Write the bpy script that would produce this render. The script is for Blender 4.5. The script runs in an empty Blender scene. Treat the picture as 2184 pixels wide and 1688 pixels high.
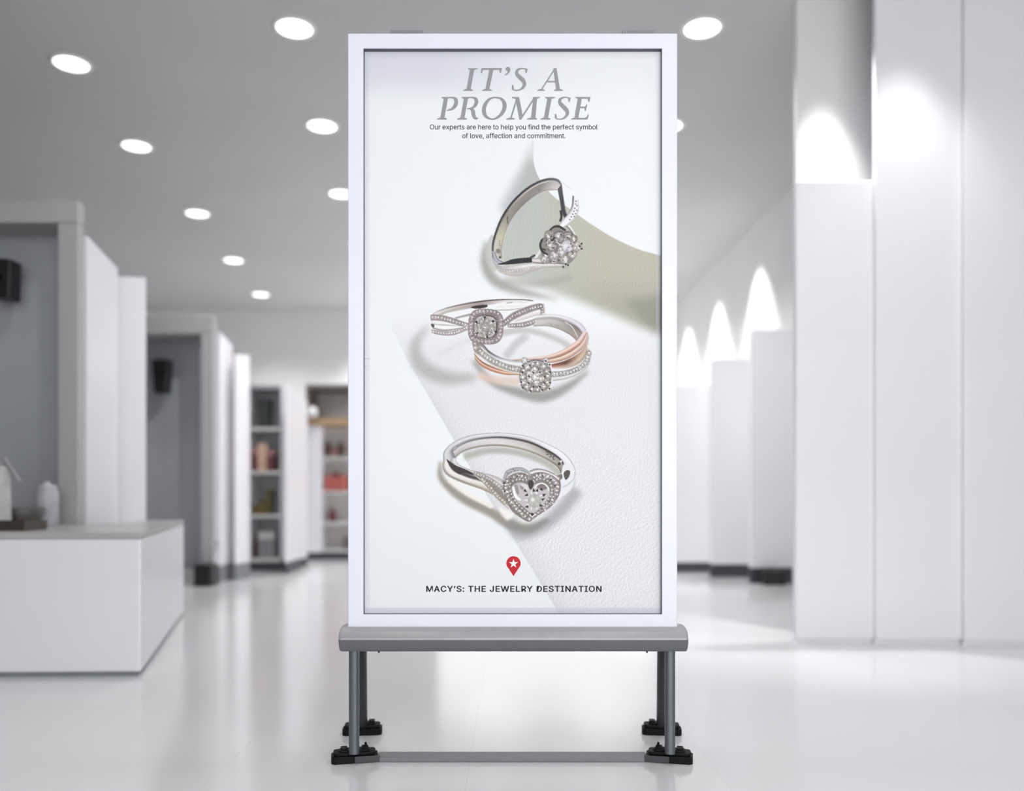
import bpy, bmesh, math, random
import numpy as np
from mathutils import Vector, Matrix

# ------------------------------------------------------------------ camera
F = 1820.0            # focal length in pixels of the 2184 x 1688 frame
CX, HY = 1092.0, 1060.0
CH = 0.817            # camera height
S = bpy.context.scene
COL = S.collection
cam_d = bpy.data.cameras.new('camera')
cam = bpy.data.objects.new('camera', cam_d)
COL.objects.link(cam)
cam.location = (0, 0, CH)
cam.rotation_euler = (math.pi/2, 0, 0)
cam_d.sensor_fit = 'HORIZONTAL'
cam_d.sensor_width = 36.0
cam_d.lens = 36.0 * F / 2184.0
cam_d.shift_x = 0.0
cam_d.shift_y = (HY - 844.0) / 2184.0
cam_d.clip_start = 0.05
cam_d.dof.use_dof = True
cam_d.dof.focus_distance = 2.62
cam_d.dof.aperture_fstop = 0.95
S.camera = cam

# ------------------------------------------------------------------ world, lights, exposure
w = bpy.data.worlds.new('world')
S.world = w
w.use_nodes = True
w.node_tree.nodes['Background'].inputs[0].default_value = (0.96, 0.97, 1.0, 1)
w.node_tree.nodes['Background'].inputs[1].default_value = 0.32
S.view_settings.view_transform = 'Standard'
S.view_settings.look = 'None'
S.view_settings.exposure = 0.15
S.view_settings.gamma = 1.0
S.view_settings.use_curve_mapping = False

def area_light(name, loc, target, sx, sy, power, col=(1, 1, 1), spread=180):
    d = bpy.data.lights.new(name, 'AREA')
    d.shape = 'RECTANGLE'
    d.size, d.size_y = sx, sy
    d.energy = power
    d.color = col
    d.spread = math.radians(spread)
    o = bpy.data.objects.new(name, d)
    COL.objects.link(o)
    o.location = loc
    o.rotation_euler = (Vector(target) - Vector(loc)).to_track_quat('-Z', 'Y').to_euler()
    return o

def spot_light(name, loc, target, power, angle, blend, rad=0.05, col=(1, 1, 1)):
    d = bpy.data.lights.new(name, 'SPOT')
    d.energy = power
    d.spot_size = math.radians(angle)
    d.spot_blend = blend
    d.shadow_soft_size = rad
    d.color = col
    o = bpy.data.objects.new(name, d)
    COL.objects.link(o)
    o.location = loc
    o.rotation_euler = (Vector(target) - Vector(loc)).to_track_quat('-Z', 'Y').to_euler()
    return o

# unseen area light added behind the camera to brighten the scene
area_light('added_front_light', (1.2, -3.6, 1.9), (0.3, 6, 1.5), 5.0, 3.2, 222, (0.985, 0.99, 1.0))

# ------------------------------------------------------------------ helpers
def P(px, py, Y):
    return Vector(((px - CX) / F * Y, Y, CH + (HY - py) / F * Y))

def wx(px, Y):
    return (px - CX) / F * Y

def wz(py, Y):
    return CH + (HY - py) / F * Y

MATS = {}
def mat(name, col, rough=0.5, metal=0.0, spec=0.5, noise=0.0, nscale=6.0, bump=0.0, emit=0.0):
    m = bpy.data.materials.new(name)
    m.use_nodes = True
    nt = m.node_tree
    b = nt.nodes['Principled BSDF']
    b.inputs['Base Color'].default_value = (*col, 1)
    b.inputs['Roughness'].default_value = rough
    b.inputs['Metallic'].default_value = metal
    b.inputs['Specular IOR Level'].default_value = spec
    if emit:
        b.inputs['Emission Color'].default_value = (*col, 1)
        b.inputs['Emission Strength'].default_value = emit
    if noise or bump:
        tc = nt.nodes.new('ShaderNodeTexCoord')
        n = nt.nodes.new('ShaderNodeTexNoise')
        n.inputs['Scale'].default_value = nscale
        n.inputs['Detail'].default_value = 4
        nt.links.new(tc.outputs['Object'], n.inputs['Vector'])
        if noise:
            r = nt.nodes.new('ShaderNodeValToRGB')
            r.color_ramp.elements[0].position = 0.3
            r.color_ramp.elements[1].position = 0.7
            r.color_ramp.elements[0].color = (*[max(0, c * (1 - noise)) for c in col], 1)
            r.color_ramp.elements[1].color = (*[min(1, c * (1 + noise)) for c in col], 1)
            nt.links.new(n.outputs['Fac'], r.inputs['Fac'])
            nt.links.new(r.outputs['Color'], b.inputs['Base Color'])
        if bump:
            bp = nt.nodes.new('ShaderNodeBump')
            bp.inputs['Strength'].default_value = bump
            bp.inputs['Distance'].default_value = 0.002
            nt.links.new(n.outputs['Fac'], bp.inputs['Height'])
            nt.links.new(bp.outputs['Normal'], b.inputs['Normal'])
    MATS[name] = m
    return m

def make(name, bm, m, parent=None, smooth=False, bevel=0.0, seg=2):
    me = bpy.data.meshes.new(name)
    bmesh.ops.recalc_face_normals(bm, faces=bm.faces)
    bm.to_mesh(me)
    bm.free()
    if m:
        me.materials.append(m)
    o = bpy.data.objects.new(name, me)
    COL.objects.link(o)
    if parent:
        o.parent = parent
    if smooth:
        for p in me.polygons:
            p.use_smooth = True
    if bevel:
        b = o.modifiers.new('bevel', 'BEVEL')
        b.width = bevel
        b.segments = seg
        b.limit_method = 'ANGLE'
        b.angle_limit = math.radians(40)
    return o

def tag(o, label, cat, group=None):
    o['label'] = label
    o['category'] = cat
    if group:
        o['group'] = group
    return o

def struct(o):
    o['kind'] = 'structure'
    return o

def thing(name, label, cat, loc=(0, 0, 0), rz=0.0, group=None):
    o = bpy.data.objects.new(name, None)
    o.empty_display_size = 0.1
    COL.objects.link(o)
    o.location = loc
    o.rotation_euler = (0, 0, rz)
    return tag(o, label, cat, group)

def bx(bm, x0, x1, y0, y1, z0, z1):
    vs = [bm.verts.new(c) for c in ((x0, y0, z0), (x1, y0, z0), (x1, y1, z0), (x0, y1, z0),
                                    (x0, y0, z1), (x1, y0, z1), (x1, y1, z1), (x0, y1, z1))]
    for f in ((0, 3, 2, 1), (4, 5, 6, 7), (0, 1, 5, 4), (1, 2, 6, 5), (2, 3, 7, 6), (3, 0, 4, 7)):
        bm.faces.new([vs[i] for i in f])
    return vs

def box(name, x0, x1, y0, y1, z0, z1, m, parent=None, bevel=0.0):
    bm = bmesh.new()
    bx(bm, x0, x1, y0, y1, z0, z1)
    return make(name, bm, m, parent, bevel=bevel)

def prism(bm, plan, z0, z1):
    """plan: list of (x, y); z0, z1 numbers or lists per corner"""
    n = len(plan)
    z0 = [z0] * n if not isinstance(z0, (list, tuple)) else z0
    z1 = [z1] * n if not isinstance(z1, (list, tuple)) else z1
    a = [bm.verts.new((p[0], p[1], z0[i])) for i, p in enumerate(plan)]
    b = [bm.verts.new((p[0], p[1], z1[i])) for i, p in enumerate(plan)]
    bm.faces.new(a[::-1])
    bm.faces.new(b)
    for i in range(n):
        j = (i + 1) % n
        bm.faces.new((a[i], a[j], b[j], b[i]))

def lathe(bm, prof, seg=32, cen=(0, 0, 0)):
    rings = []
    for r, z in prof:
        if r < 1e-6:
            rings.append([bm.verts.new((cen[0], cen[1], cen[2] + z))])
        else:
            rings.append([bm.verts.new((cen[0] + r * math.cos(2 * math.pi * k / seg),
                                        cen[1] + r * math.sin(2 * math.pi * k / seg), cen[2] + z)) for k in range(seg)])
    for a, b in zip(rings[:-1], rings[1:]):
        for k in range(seg):
            k2 = (k + 1) % seg
            if len(a) == 1 and len(b) == 1:
                continue
            if len(a) == 1:
                bm.faces.new((a[0], b[k2], b[k]))
            elif len(b) == 1:
                bm.faces.new((a[k], a[k2], b[0]))
            else:
                bm.faces.new((a[k], a[k2], b[k2], b[k]))

def tube(bm, p0, p1, ra, rb, seg=20, sq=2.0):
    """tube between two points, superelliptic section ra x rb (x and y half sizes)"""
    p0, p1 = Vector(p0), Vector(p1)
    d = (p1 - p0).normalized()
    ux = Vector((1, 0, 0)) if abs(d.x) < 0.9 else Vector((0, 1, 0))
    v = d.cross(ux).normalized()
    u = v.cross(d).normalized()
    A, B = [], []
    for k in range(seg):
        t = 2 * math.pi * k / seg
        c, s = math.cos(t), math.sin(t)
        cc = math.copysign(abs(c) ** (2 / sq), c) * ra
        ss = math.copysign(abs(s) ** (2 / sq), s) * rb
        A.append(bm.verts.new(p0 + u * cc + v * ss))
        B.append(bm.verts.new(p1 + u * cc + v * ss))
    bm.faces.new(A[::-1])
    bm.faces.new(B)
    for k in range(seg):
        j = (k + 1) % seg
        bm.faces.new((A[k], A[j], B[j], B[k]))

# ------------------------------------------------------------------ materials
M_white = mat('painted_white', (0.80, 0.80, 0.82), 0.45, noise=0.015, nscale=2)
M_panel = mat('display_panel_white', (0.84, 0.83, 0.86), 0.35, noise=0.015, nscale=1.5)
M_wall = mat('wall_paint', (0.80, 0.80, 0.80), 0.7, noise=0.02, nscale=1.5, bump=0.05)
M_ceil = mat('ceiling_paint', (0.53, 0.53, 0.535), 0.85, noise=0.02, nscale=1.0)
M_grey = mat('grey_bay_lining', (0.40, 0.415, 0.44), 0.6, noise=0.04, nscale=2)
M_jamb = mat('grey_jamb_paint', (0.42, 0.415, 0.42), 0.5, noise=0.03, nscale=2)
M_plinth = mat('dark_plinth', (0.055, 0.058, 0.065), 0.45, noise=0.1)
M_plinthg = mat('grey_plinth', (0.22, 0.23, 0.25), 0.45, noise=0.1)
M_black = mat('black_plastic', (0.012, 0.012, 0.013), 0.4, noise=0.2, nscale=20)
M_wood = mat('oak_strip', (0.42, 0.28, 0.16), 0.5, noise=0.2, nscale=12)
M_btop = mat('light_grey_beam', (0.36, 0.36, 0.37), 0.40, metal=0.15, noise=0.03, nscale=30)
M_beam = mat('dark_grey_beam', (0.15, 0.155, 0.165), 0.5, metal=0.0, spec=0.2, noise=0.03, nscale=30)
M_bar = mat('grey_floor_bar', (0.2, 0.205, 0.215), 0.5, metal=0.1, noise=0.04, nscale=30)
M_leg = mat('grey_leg_aluminium', (0.13, 0.138, 0.148), 0.42, metal=0.6, noise=0.03, nscale=30)
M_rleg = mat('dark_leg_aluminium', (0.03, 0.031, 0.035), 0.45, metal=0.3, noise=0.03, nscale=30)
M_frame = mat('white_powder_coat', (0.82, 0.83, 0.935), 0.35, noise=0.01, nscale=3)
M_foot = mat('black_foot_plastic', (0.006, 0.006, 0.007), 0.55, spec=0.15, noise=0.2, nscale=40)
M_footg = mat('dark_grey_sleeve', (0.045, 0.047, 0.05), 0.45, noise=0.1, nscale=40)
M_clip = mat('grey_clip', (0.24, 0.245, 0.255), 0.45, noise=0.05, nscale=40)
M_glow = mat('lamp_diffuser', (1.0, 0.985, 0.97), 0.5, emit=2.2)
M_ring = mat('lamp_trim', (0.8, 0.8, 0.8), 0.4)
M_counter = mat('counter_front_white', (0.82, 0.82, 0.84), 0.3, noise=0.015, nscale=1.5)
M_ctop = mat('counter_top_grey', (0.44, 0.43, 0.425), 0.3, noise=0.03, nscale=3)

def floor_material():
    m = bpy.data.materials.new('glossy_white_tile')
    m.use_nodes = True
    nt = m.node_tree
    b = nt.nodes['Principled BSDF']
    tc = nt.nodes.new('ShaderNodeTexCoord')
    mp = nt.nodes.new('ShaderNodeMapping')
    mp.inputs['Location'].default_value = (0.13, -0.35, 0)
    nt.links.new(tc.outputs['Object'], mp.inputs['Vector'])
    br = nt.nodes.new('ShaderNodeTexBrick')
    br.offset = 0.0
    br.inputs['Scale'].default_value = 1.0
    br.inputs['Brick Width'].default_value = 0.74
    br.inputs['Row Height'].default_value = 1.48
    br.inputs['Mortar Size'].default_value = 0.0016
    br.inputs['Mortar Smooth'].default_value = 0.4
    br.inputs['Color1'].default_value = (0.715, 0.715, 0.73, 1)
    br.inputs['Color2'].default_value = (0.72, 0.72, 0.735, 1)
    br.inputs['Mortar'].default_value = (0.66, 0.66, 0.67, 1)
    nt.links.new(mp.outputs['Vector'], br.inputs['Vector'])
    nt.links.new(br.outputs['Color'], b.inputs['Base Color'])
    n = nt.nodes.new('ShaderNodeTexNoise')
    n.inputs['Scale'].default_value = 1.3
    nt.links.new(tc.outputs['Object'], n.inputs['Vector'])
    mr = nt.nodes.new('ShaderNodeMapRange')
    mr.inputs['To Min'].default_value = 0.11
    mr.inputs['To Max'].default_value = 0.17
    nt.links.new(n.outputs['Fac'], mr.inputs['Value'])
    nt.links.new(mr.outputs['Result'], b.inputs['Roughness'])
    b.inputs['Specular IOR Level'].default_value = 0.7
    return m

# ------------------------------------------------------------------ room shell
HC = 3.0                       # ceiling above camera
ZC = CH + HC
bm = bmesh.new(); bx(bm, -6.2, 6.0, -4.6, 14.1, -0.12, 0.0)
struct(make('floor', bm, floor_material()))
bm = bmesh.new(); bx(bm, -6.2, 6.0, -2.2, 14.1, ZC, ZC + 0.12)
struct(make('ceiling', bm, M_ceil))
struct(box('wall_back', -6.0, 2.9, 13.8, 13.98, 0, ZC, M_wall))
struct(box('wall_left', -6.15, -6.0, -2.2, 13.98, 0, ZC, M_grey))
struct(box('left_light_blocker', -4.6, -4.45, -2.2, 7.2, 0, ZC, mat('charcoal_blocker', (0.05, 0.05, 0.055), 0.7, noise=0.05)))  # dark wall added out of view to cut light on the left ceiling
bm = bmesh.new()
prism(bm, [(2.80, 5.21), (3.0, 5.21), (2.75, 13.8), (2.52, 13.8)], 0, ZC)
struct(make('wall_right', bm, M_wall))
xw = wx(1700, 5.14)
bm = bmesh.new(); bx(bm, xw, 6.0, 5.14, 5.20, 0, ZC)
struct(make('wall_front_right', bm, M_wall))
struct(box('baseboard_back', -6.0, 2.5, 13.77, 13.8, 0, 0.10, M_plinth))

# ------------------------------------------------------------------ ceiling lights
def ceiling_light(px, py, label, power=None, at=None):
    Y = F * HC / (HY - py)
    x = wx(px, Y)
    if at:
        x, Y = at
    if power is None:
        power = 75 if Y < 6.5 else 100 if Y < 8 else 140 if Y < 9.5 else 185 if Y < 12.8 else 360
        power *= 0.35 if x < -3.0 and Y < 9.5 else 0.95 if x < 0 else 0.8
    t = thing('ceiling_light', label, 'ceiling light', (x, Y, ZC), 0, 'round recessed ceiling lights')
    bm = bmesh.new(); lathe(bm, [(0, -0.006), (0.112, -0.006), (0.112, 0.0), (0, 0.0)], 40)
    make('diffuser', bm, M_glow, t)
    bm = bmesh.new(); lathe(bm, [(0.112, -0.008), (0.124, -0.010), (0.136, -0.006), (0.138, 0.0), (0.112, 0.0), (0.112, -0.008)], 40)
    make('trim_ring', bm, M_ring, t, smooth=True)
    spot_light('downlight', (x, Y, ZC - 0.02), (x, Y, 0), power, 120, 0.8, 0.11, (1, 0.99, 0.98))

ceiling_light(152, 135, 'leftmost and nearest of the five ceiling lights in the outer left row')
ceiling_light(291, 311, 'second nearest ceiling light in the outer left row')
ceiling_light(421, 455, 'middle ceiling light of the outer left row')
ceiling_light(498, 555, 'fourth nearest ceiling light in the outer left row')
ceiling_light(556, 628, 'smallest and farthest ceiling light in the outer left row')
ceiling_light(628, 59, 'large ceiling light just left of the top of the poster stand')
ceiling_light(687, 268, 'second ceiling light in the row along the left edge of the poster')
ceiling_light(728, 413, 'ceiling light half hidden by the left edge of the poster')
ceiling_light(1498, 59, 'large ceiling light to the right of the top of the poster stand')
ceiling_light(1424, 268, 'ceiling light almost wholly hidden behind the right edge of the poster')
# unseen lights added to brighten the room, behind the poster and over the photographer
for k, (x_, y_) in enumerate([(-1.80, 10.1), (-1.95, 11.7), (1.36, 8.45), (1.40, 10.0), (1.42, 11.6), (-1.9, 13.0), (-0.3, 13.0), (1.45, 13.0)]):
    ceiling_light(0, 0, 'ceiling light added out of view behind the tall poster', at=(x_, y_))
for x_ in (-1.3, 1.2):
    for y_, pw in ((4.05, 45), (2.65, 58), (1.25, 45), (-0.15, 40)):
        pw *= 0.85 if x_ < 0 else 1.05
        ceiling_light(0, 0, 'ceiling light added out of view over the photographer', pw, at=(x_, y_))
# wall washers recessed in the ceiling next to the right-hand wall
def wallx(Y): return 2.80 + (Y - 5.41) / (13.8 - 5.41) * (2.52 - 2.80)
for ly, pw in ((9.2, 170), (10.8, 180), (12.4, 200)):
    spot_light('wall_washer', (wallx(ly) - 0.36, ly, ZC - 0.03), (wallx(ly) - 0.36, ly, 0.6), pw, 70, 0.45, 0.05)

# ------------------------------------------------------------------ right side panels
def wall_panel(name, label, px0, px1, pytop, pybase, Y, depth, plinth=0.10, pm=M_plinth, m=M_panel, group=None, ztop=None):
    x0, x1 = wx(px0, Y), wx(px1, Y)
    zt = wz(pytop, Y) if ztop is None else ztop
    t = thing(name, label, 'partition', ((x0 + x1) / 2, Y + depth / 2, 0), 0, group)
    hw = (x1 - x0) / 2
    box('panel', -hw, hw, -depth / 2, depth / 2, plinth, zt, m, t, bevel=0.008)
    box('plinth', -hw, hw - 0.0, -depth / 2 + 0.015, depth / 2 - 0.015, 0, plinth, pm, t)
    return t

G1 = 'stepped white display panels along the right wall'
wall_panel('partition_wall', 'farthest and lowest white display panel, showing beside the right edge of the poster', 1395, 1517, 820, 1222, 9.18, 0.10, 0.11, group=G1)
wall_panel('partition_wall', 'middle white display panel of the three stepped ones at right, on a dark plinth', 1517, 1602, 765, 1232, 8.65, 0.10, 0.13, group=G1)
wall_panel('partition_wall', 'tallest and nearest of the three stepped white display panels, next to the big pier', 1602, 1692, 703, 1245, 8.04, 0.10, 0.145, group=G1)
o = box('floor_box', wx(1622, 7.98), wx(1668, 7.98), 7.86, 8.02, 0.0, 0.13, M_black, bevel=0.01)
tag(o, 'small black box on the floor at the foot of the tallest stepped panel', 'box')
wall_panel('partition_wall', 'large white panel with a straight top edge against the right pier', 1697, 1867, 385, 0, 4.77, 0.05, 0.02, pm=M_panel)
wall_panel('partition_wall', 'full-height white panel beside the straight-topped one at right', 1868, 2056, 0, 0, 4.74, 0.05, 0.02, pm=M_panel, ztop=ZC)
wall_panel('partition_wall', 'full-height white panel at the right edge of the photo', 2058, 2420, 0, 0, 4.70, 0.05, 0.02, pm=M_panel, ztop=ZC)
spot_light('wall_washer', (wx(1764, 5.05), 4.89, ZC - 0.05), (wx(1764, 5.05), 4.89, 1.8), 260, 46, 0.85, 0.03)
spot_light('wall_washer', (wx(1930, 4.7), 4.40, ZC - 0.3), (wx(1930, 4.7), 4.66, 1.4), 30, 75, 0.8, 0.08)
spot_light('wall_washer', (wx(2150, 4.4), 4.05, ZC - 0.3), (wx(2160, 4.4), 4.45, 1.4), 7, 90, 1.0, 0.08)

# unseen spots added at the ceiling to brighten the display panels
spot_light('added_fill_spot', (1.2, 6.2, ZC - 0.05), (2.2, 8.5, 1.3), 125, 60, 0.9, 0.08)
spot_light('added_fill_spot', (-1.2, 3.4, ZC - 0.05), (-2.7, 5.6, 1.6), 45, 55, 0.9, 0.08)
spot_light('added_fill_spot', (-1.4, 6.2, ZC - 0.05), (-2.9, 8.2, 1.3), 100, 55, 0.9, 0.08)

# ------------------------------------------------------------------ left side bays
def display_bay(label, px0, px1, pj, pytop, pyhead, Y, recess):
    x0, x1, xj = wx(px0, Y), wx(px1, Y), wx(pj, Y)
    zt, zh = wz(pytop, Y), wz(pyhead, Y)
    cx, cy, th = (x0 + xj) / 2, Y + 0.05, 0.07
    t = thing('display_bay', label, 'display bay', (cx, cy, 0))
    box('back_panel', x0 - cx, x1 - 0.05 - cx, Y + recess - cy, Y + recess + 0.04 - cy, 0, zt + 0.02, M_grey, t)
    box('soffit', x0 - cx, x1 - 0.05 - cx, Y + th - cy, Y + recess + 0.04 - cy, zt + 0.02, zt + 0.05, M_jamb, t)
    box('header', x0 - cx, xj - cx, Y - cy, Y + th - cy, zt, zh, M_jamb, t, bevel=0.01)
    box('side_post', x1 - cx, xj - cx, Y - cy, Y + th - cy, 0, zt, M_jamb, t, bevel=0.01)
    box('floor_plinth', x0 - cx, x1 - cx, Y - cy, Y + recess - cy, 0, 0.12, M_jamb, t)
    return t

display_bay('large grey display bay at the left edge behind the counter', -190, 122, 168, 475, 428, 4.98, 0.32)
display_bay('grey display bay with a small black speaker between the white panels', 225, 428, 456, 712, 672, 7.95, 0.45)

def speaker(label, pts, Y, d):
    t = thing('wall_speaker', label, 'speaker', tuple(P(sum(p[0] for p in pts) / 4, max(p[1] for p in pts), Y)), 0, None)
    base = Vector(t.location)
    bm = bmesh.new()
    a = [bm.verts.new(P(px, py, Y) - base) for px, py in pts]
    b = [bm.verts.new(P(px, py, Y) - base + Vector((0, d, 0))) for px, py in pts]
    bm.faces.new(a); bm.faces.new(b[::-1])
    for i in range(4):
        j = (i + 1) % 4
        bm.faces.new((a[i], b[i], b[j], a[j]))
    make('cabinet', bm, M_black, t, bevel=0.01)
    return t

def speaker_bracket(t, Y, Yb, z):
    bm = bmesh.new()
    tube(bm, (0, 0, z), (0, Yb - Y, z), 0.02, 0.02, 12)
    make('bracket', bm, M_black, t, smooth=False)

s1 = speaker('black speaker hung in the large bay at the left edge', [(-32, 548), (23, 552), (20, 637), (-24, 634)], 5.05, 0.12)
speaker_bracket(s1, 5.15 - 0.08, 5.22, 0.12)
s2 = speaker('small black speaker hung in the farther grey bay', [(322, 766), (360, 766), (354, 838), (328, 838)], 8.15, 0.12)
speaker_bracket(s2, 8.15, 8.395, 0.17)

def slab(label, plan, pytops, zbase, name='white_partition', cat='partition', m=M_panel, pm=None, thick=0.03):
    """upright panel following a plan polyline of (px, Y) with one top height per point"""
    pts = [Vector((wx(px, Y), Y, 0)) for px, Y in plan]
    tops = [wz(py, Y) for (px, Y), py in zip(plan, pytops)]
    c = sum(pts, Vector()) / len(pts)
    t = thing(name, label, cat, (c.x, c.y, 0))
    n = len(pts)
    ofs = []
    for i in range(n):
        d = (pts[min(i + 1, n - 1)] - pts[max(i - 1, 0)]).normalized()
        nrm = Vector((-d.y, d.x, 0))
        if nrm.y < 0:
            nrm = -nrm
        ofs.append(pts[i] + nrm * thick)
    pl = [(p.x - c.x, p.y - c.y) for p in pts] + [(p.x - c.x, p.y - c.y) for p in ofs[::-1]]
    zt = tops + tops[::-1]
    bm = bmesh.new(); prism(bm, pl, zbase, zt)
    make('panel', bm, m, t, bevel=0.006)
    if zbase > 0:
        bm = bmesh.new(); prism(bm, [(a * 0.99, b) for a, b in pl], 0, zbase)
        make('plinth', bm, pm or M_plinth, t)
    return t

slab('wide white partition with a sloping top behind the counter', [(176, 5.10), (242, 5.82)], [503, 572], 0.10)
slab('white partition with a level top to the right of the sloping one', [(246, 5.95), (312, 6.15)], [590, 592], 0.10)
slab('white partition next to the farther grey bay', [(463, 8.06), (490, 8.5)], [708, 738], 0.16, pm=M_plinthg)
slab('narrow white partition left of the tall shelf unit', [(505, 8.3), (533, 8.6)], [756, 758], 0.16, pm=M_plinthg)
slab('slim brown upright between two white partitions', [(491, 8.72), (503, 8.78)], [742, 744], 0.12, name='upright_post', cat='post', m=mat('taupe_panel', (0.33, 0.29, 0.27), 0.6), pm=M_plinthg)
slab('white partition with a peaked top right of the tall shelf unit', [(606, 9.0), (634, 9.60)], [818, 850], 0.12)
slab('farthest and lowest white partition on the left', [(633, 9.65), (656, 10.1)], [853, 856], 0.10)
o = box('waste_bin', wx(412, 7.75), wx(452, 7.75), 7.75, 7.95, 0.0, 0.20, M_black, bevel=0.02)
tag(o, 'black bin on the floor at the corner of the farther grey bay', 'bin')

# ------------------------------------------------------------------ shelf units and their goods
M_shback = mat('shelf_back_grey', (0.40, 0.41, 0.42), 0.6, noise=0.02)
M_shelf = mat('shelf_board_white', (0.66, 0.66, 0.66), 0.4)

YS = 9.35
def shelf_unit(label, px0, px1, pytop, Y, depth, shelf_py, mback, mshelf, plinth=0.14, sides=True):
    x0, x1 = wx(px0, Y), wx(px1, Y)
    zt = wz(pytop, Y)
    c = (x0 + x1) / 2
    t = thing('shelf_unit', label, 'shelf unit', (c, Y + depth / 2, 0))
    h = (x1 - x0) / 2
    y0, y1 = -depth / 2, depth / 2
    box('back_panel', -h + 0.02, h - 0.02, y1 - 0.02, y1, plinth, zt - 0.03, mback, t)
    for s in (-1, 1):
        box('side_panel', min(s * h, s * (h - 0.03)), max(s * h, s * (h - 0.03)), y0, y1, plinth, zt, M_white, t)
    box('top_board', -h + 0.03, h - 0.03, y0, y1, zt - 0.04, zt, M_shback, t)
    for py in shelf_py:
        z = wz(py, Y)
        box('shelf', -h + 0.03, h - 0.03, y0 + 0.005, y1 - 0.02, z - 0.035, z, mshelf, t)
    box('plinth', -h, h, y0 + 0.03, y1, 0, plinth, M_plinth, t)
    return t

shelf_unit('tall narrow shelf unit with four open shelves left of the poster', 525, 604, 822, YS, 0.35, [912, 1005, 1098, 1192], M_shback, M_shelf, 0.135)

def bottle(label, px, pyb, h, r, Y, m, cat='bottle', group=None, mcap=None):
    p = P(px, pyb, Y)
    p.z = wz(pyb, YSH) + 0.001
    t = thing('bottle', label, cat, tuple(p), 0, group)
    bm = bmesh.new()
    lathe(bm, [(0, 0), (r * 0.92, 0), (r, 0.01), (r, h * 0.62), (r * 0.85, h * 0.72), (r * 0.42, h * 0.82), (r * 0.38, h * 0.9), (0, h * 0.9)], 24)
    make('body', bm, m, t, smooth=True)
    bm = bmesh.new()
    lathe(bm, [(r * 0.44, h * 0.88), (r * 0.44, h), (0, h)], 16)
    make('cap', bm, mcap or M_black, t, smooth=True)
    return t

def book(label, px0, px1, pyb, pyt, Y, m, group=None, cat='box', name='gift_box', d=0.14, lid=None):
    x0, x1 = wx(px0, Y), wx(px1, Y)
    z0 = wz(pyb, YSH) + 0.001
    z1 = wz(pyt, Y)
    c = (x0 + x1) / 2
    t = thing(name, label, cat, (c, Y + d / 2, z0), 0, group)
    h = (x1 - x0) / 2
    split = (z1 - z0) * 0.72
    box('body', -h, h, -d / 2, d / 2, 0, split, m, t, bevel=0.004)
    box('lid', -h * 1.03, h * 1.03, -d / 2 * 1.03, d / 2 * 1.03, split, z1 - z0, lid or m, t, bevel=0.004)
    return t

mk = lambda n, c, r=0.5: mat(n, c, r, noise=0.15, nscale=14)
m_dark = mk('charcoal_box', (0.035, 0.04, 0.042)); m_dgrey = mk('dark_taupe', (0.12, 0.11, 0.10))
m_rose = mk('dusty_rose', (0.42, 0.22, 0.20)); m_peach = mk('peach_skin_card', (0.62, 0.42, 0.32))
m_mar = mk('maroon', (0.16, 0.045, 0.045)); m_red = mk('coral_red', (0.50, 0.13, 0.11))
m_olive = mk('dark_olive', (0.10, 0.085, 0.03)); m_ochre = mk('ochre', (0.16, 0.12, 0.03))
m_brown = mk('brown_glass', (0.10, 0.04, 0.035), 0.25); m_dred = mk('dark_red_brown', (0.09, 0.035, 0.03))
m_grey2 = mk('mid_grey_card', (0.30, 0.30, 0.31)); m_white2 = mk('off_white_card', (0.6, 0.6, 0.6))

YSH = YS
ys = YS + 0.06
book('charcoal box standing on the top shelf of the tall shelf unit', 552, 574, 912, 852, ys, m_dark)
book('lower dark taupe box beside the charcoal box on the top shelf', 539, 551, 912, 876, ys, m_dgrey)
book('dusty rose box at the right end of the second shelf down', 569, 584, 1005, 960, ys, m_mar, lid=m_rose)
book('pale peach card propped in the middle of the second shelf down', 549, 568, 1005, 946, ys - 0.03, m_peach, d=0.05, lid=m_peach, name='display_card', cat='card')
book('maroon box at the left end of the second shelf down', 537, 548, 1005, 958, ys, m_mar, lid=m_rose)
book('tall dark olive box on the third shelf down', 566, 579, 1098, 1045, ys, m_olive)
book('low ochre box in the middle of the third shelf down', 552, 565, 1098, 1066, ys, m_ochre, lid=m_olive)
book('short olive box at the left end of the third shelf down', 539, 551, 1098, 1078, ys, m_ochre, lid=m_olive)
bottle('dark brown bottle on the bottom shelf of the tall unit', 546, 1192, wz(1140, ys) - wz(1192, ys), 0.025, ys + 0.08, m_dred)
for k, px in enumerate((556, 567, 578)):
    book(['grey folder at the left of the three on the bottom shelf', 'grey folder in the middle of the three on the bottom shelf', 'grey folder at the right of the three on the bottom shelf'][k],
         px - 4.5, px + 4.5, 1192, 1135, ys, m_grey2, name='folder', cat='folder', group='grey folders on the bottom shelf', lid=m_white2)

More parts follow.
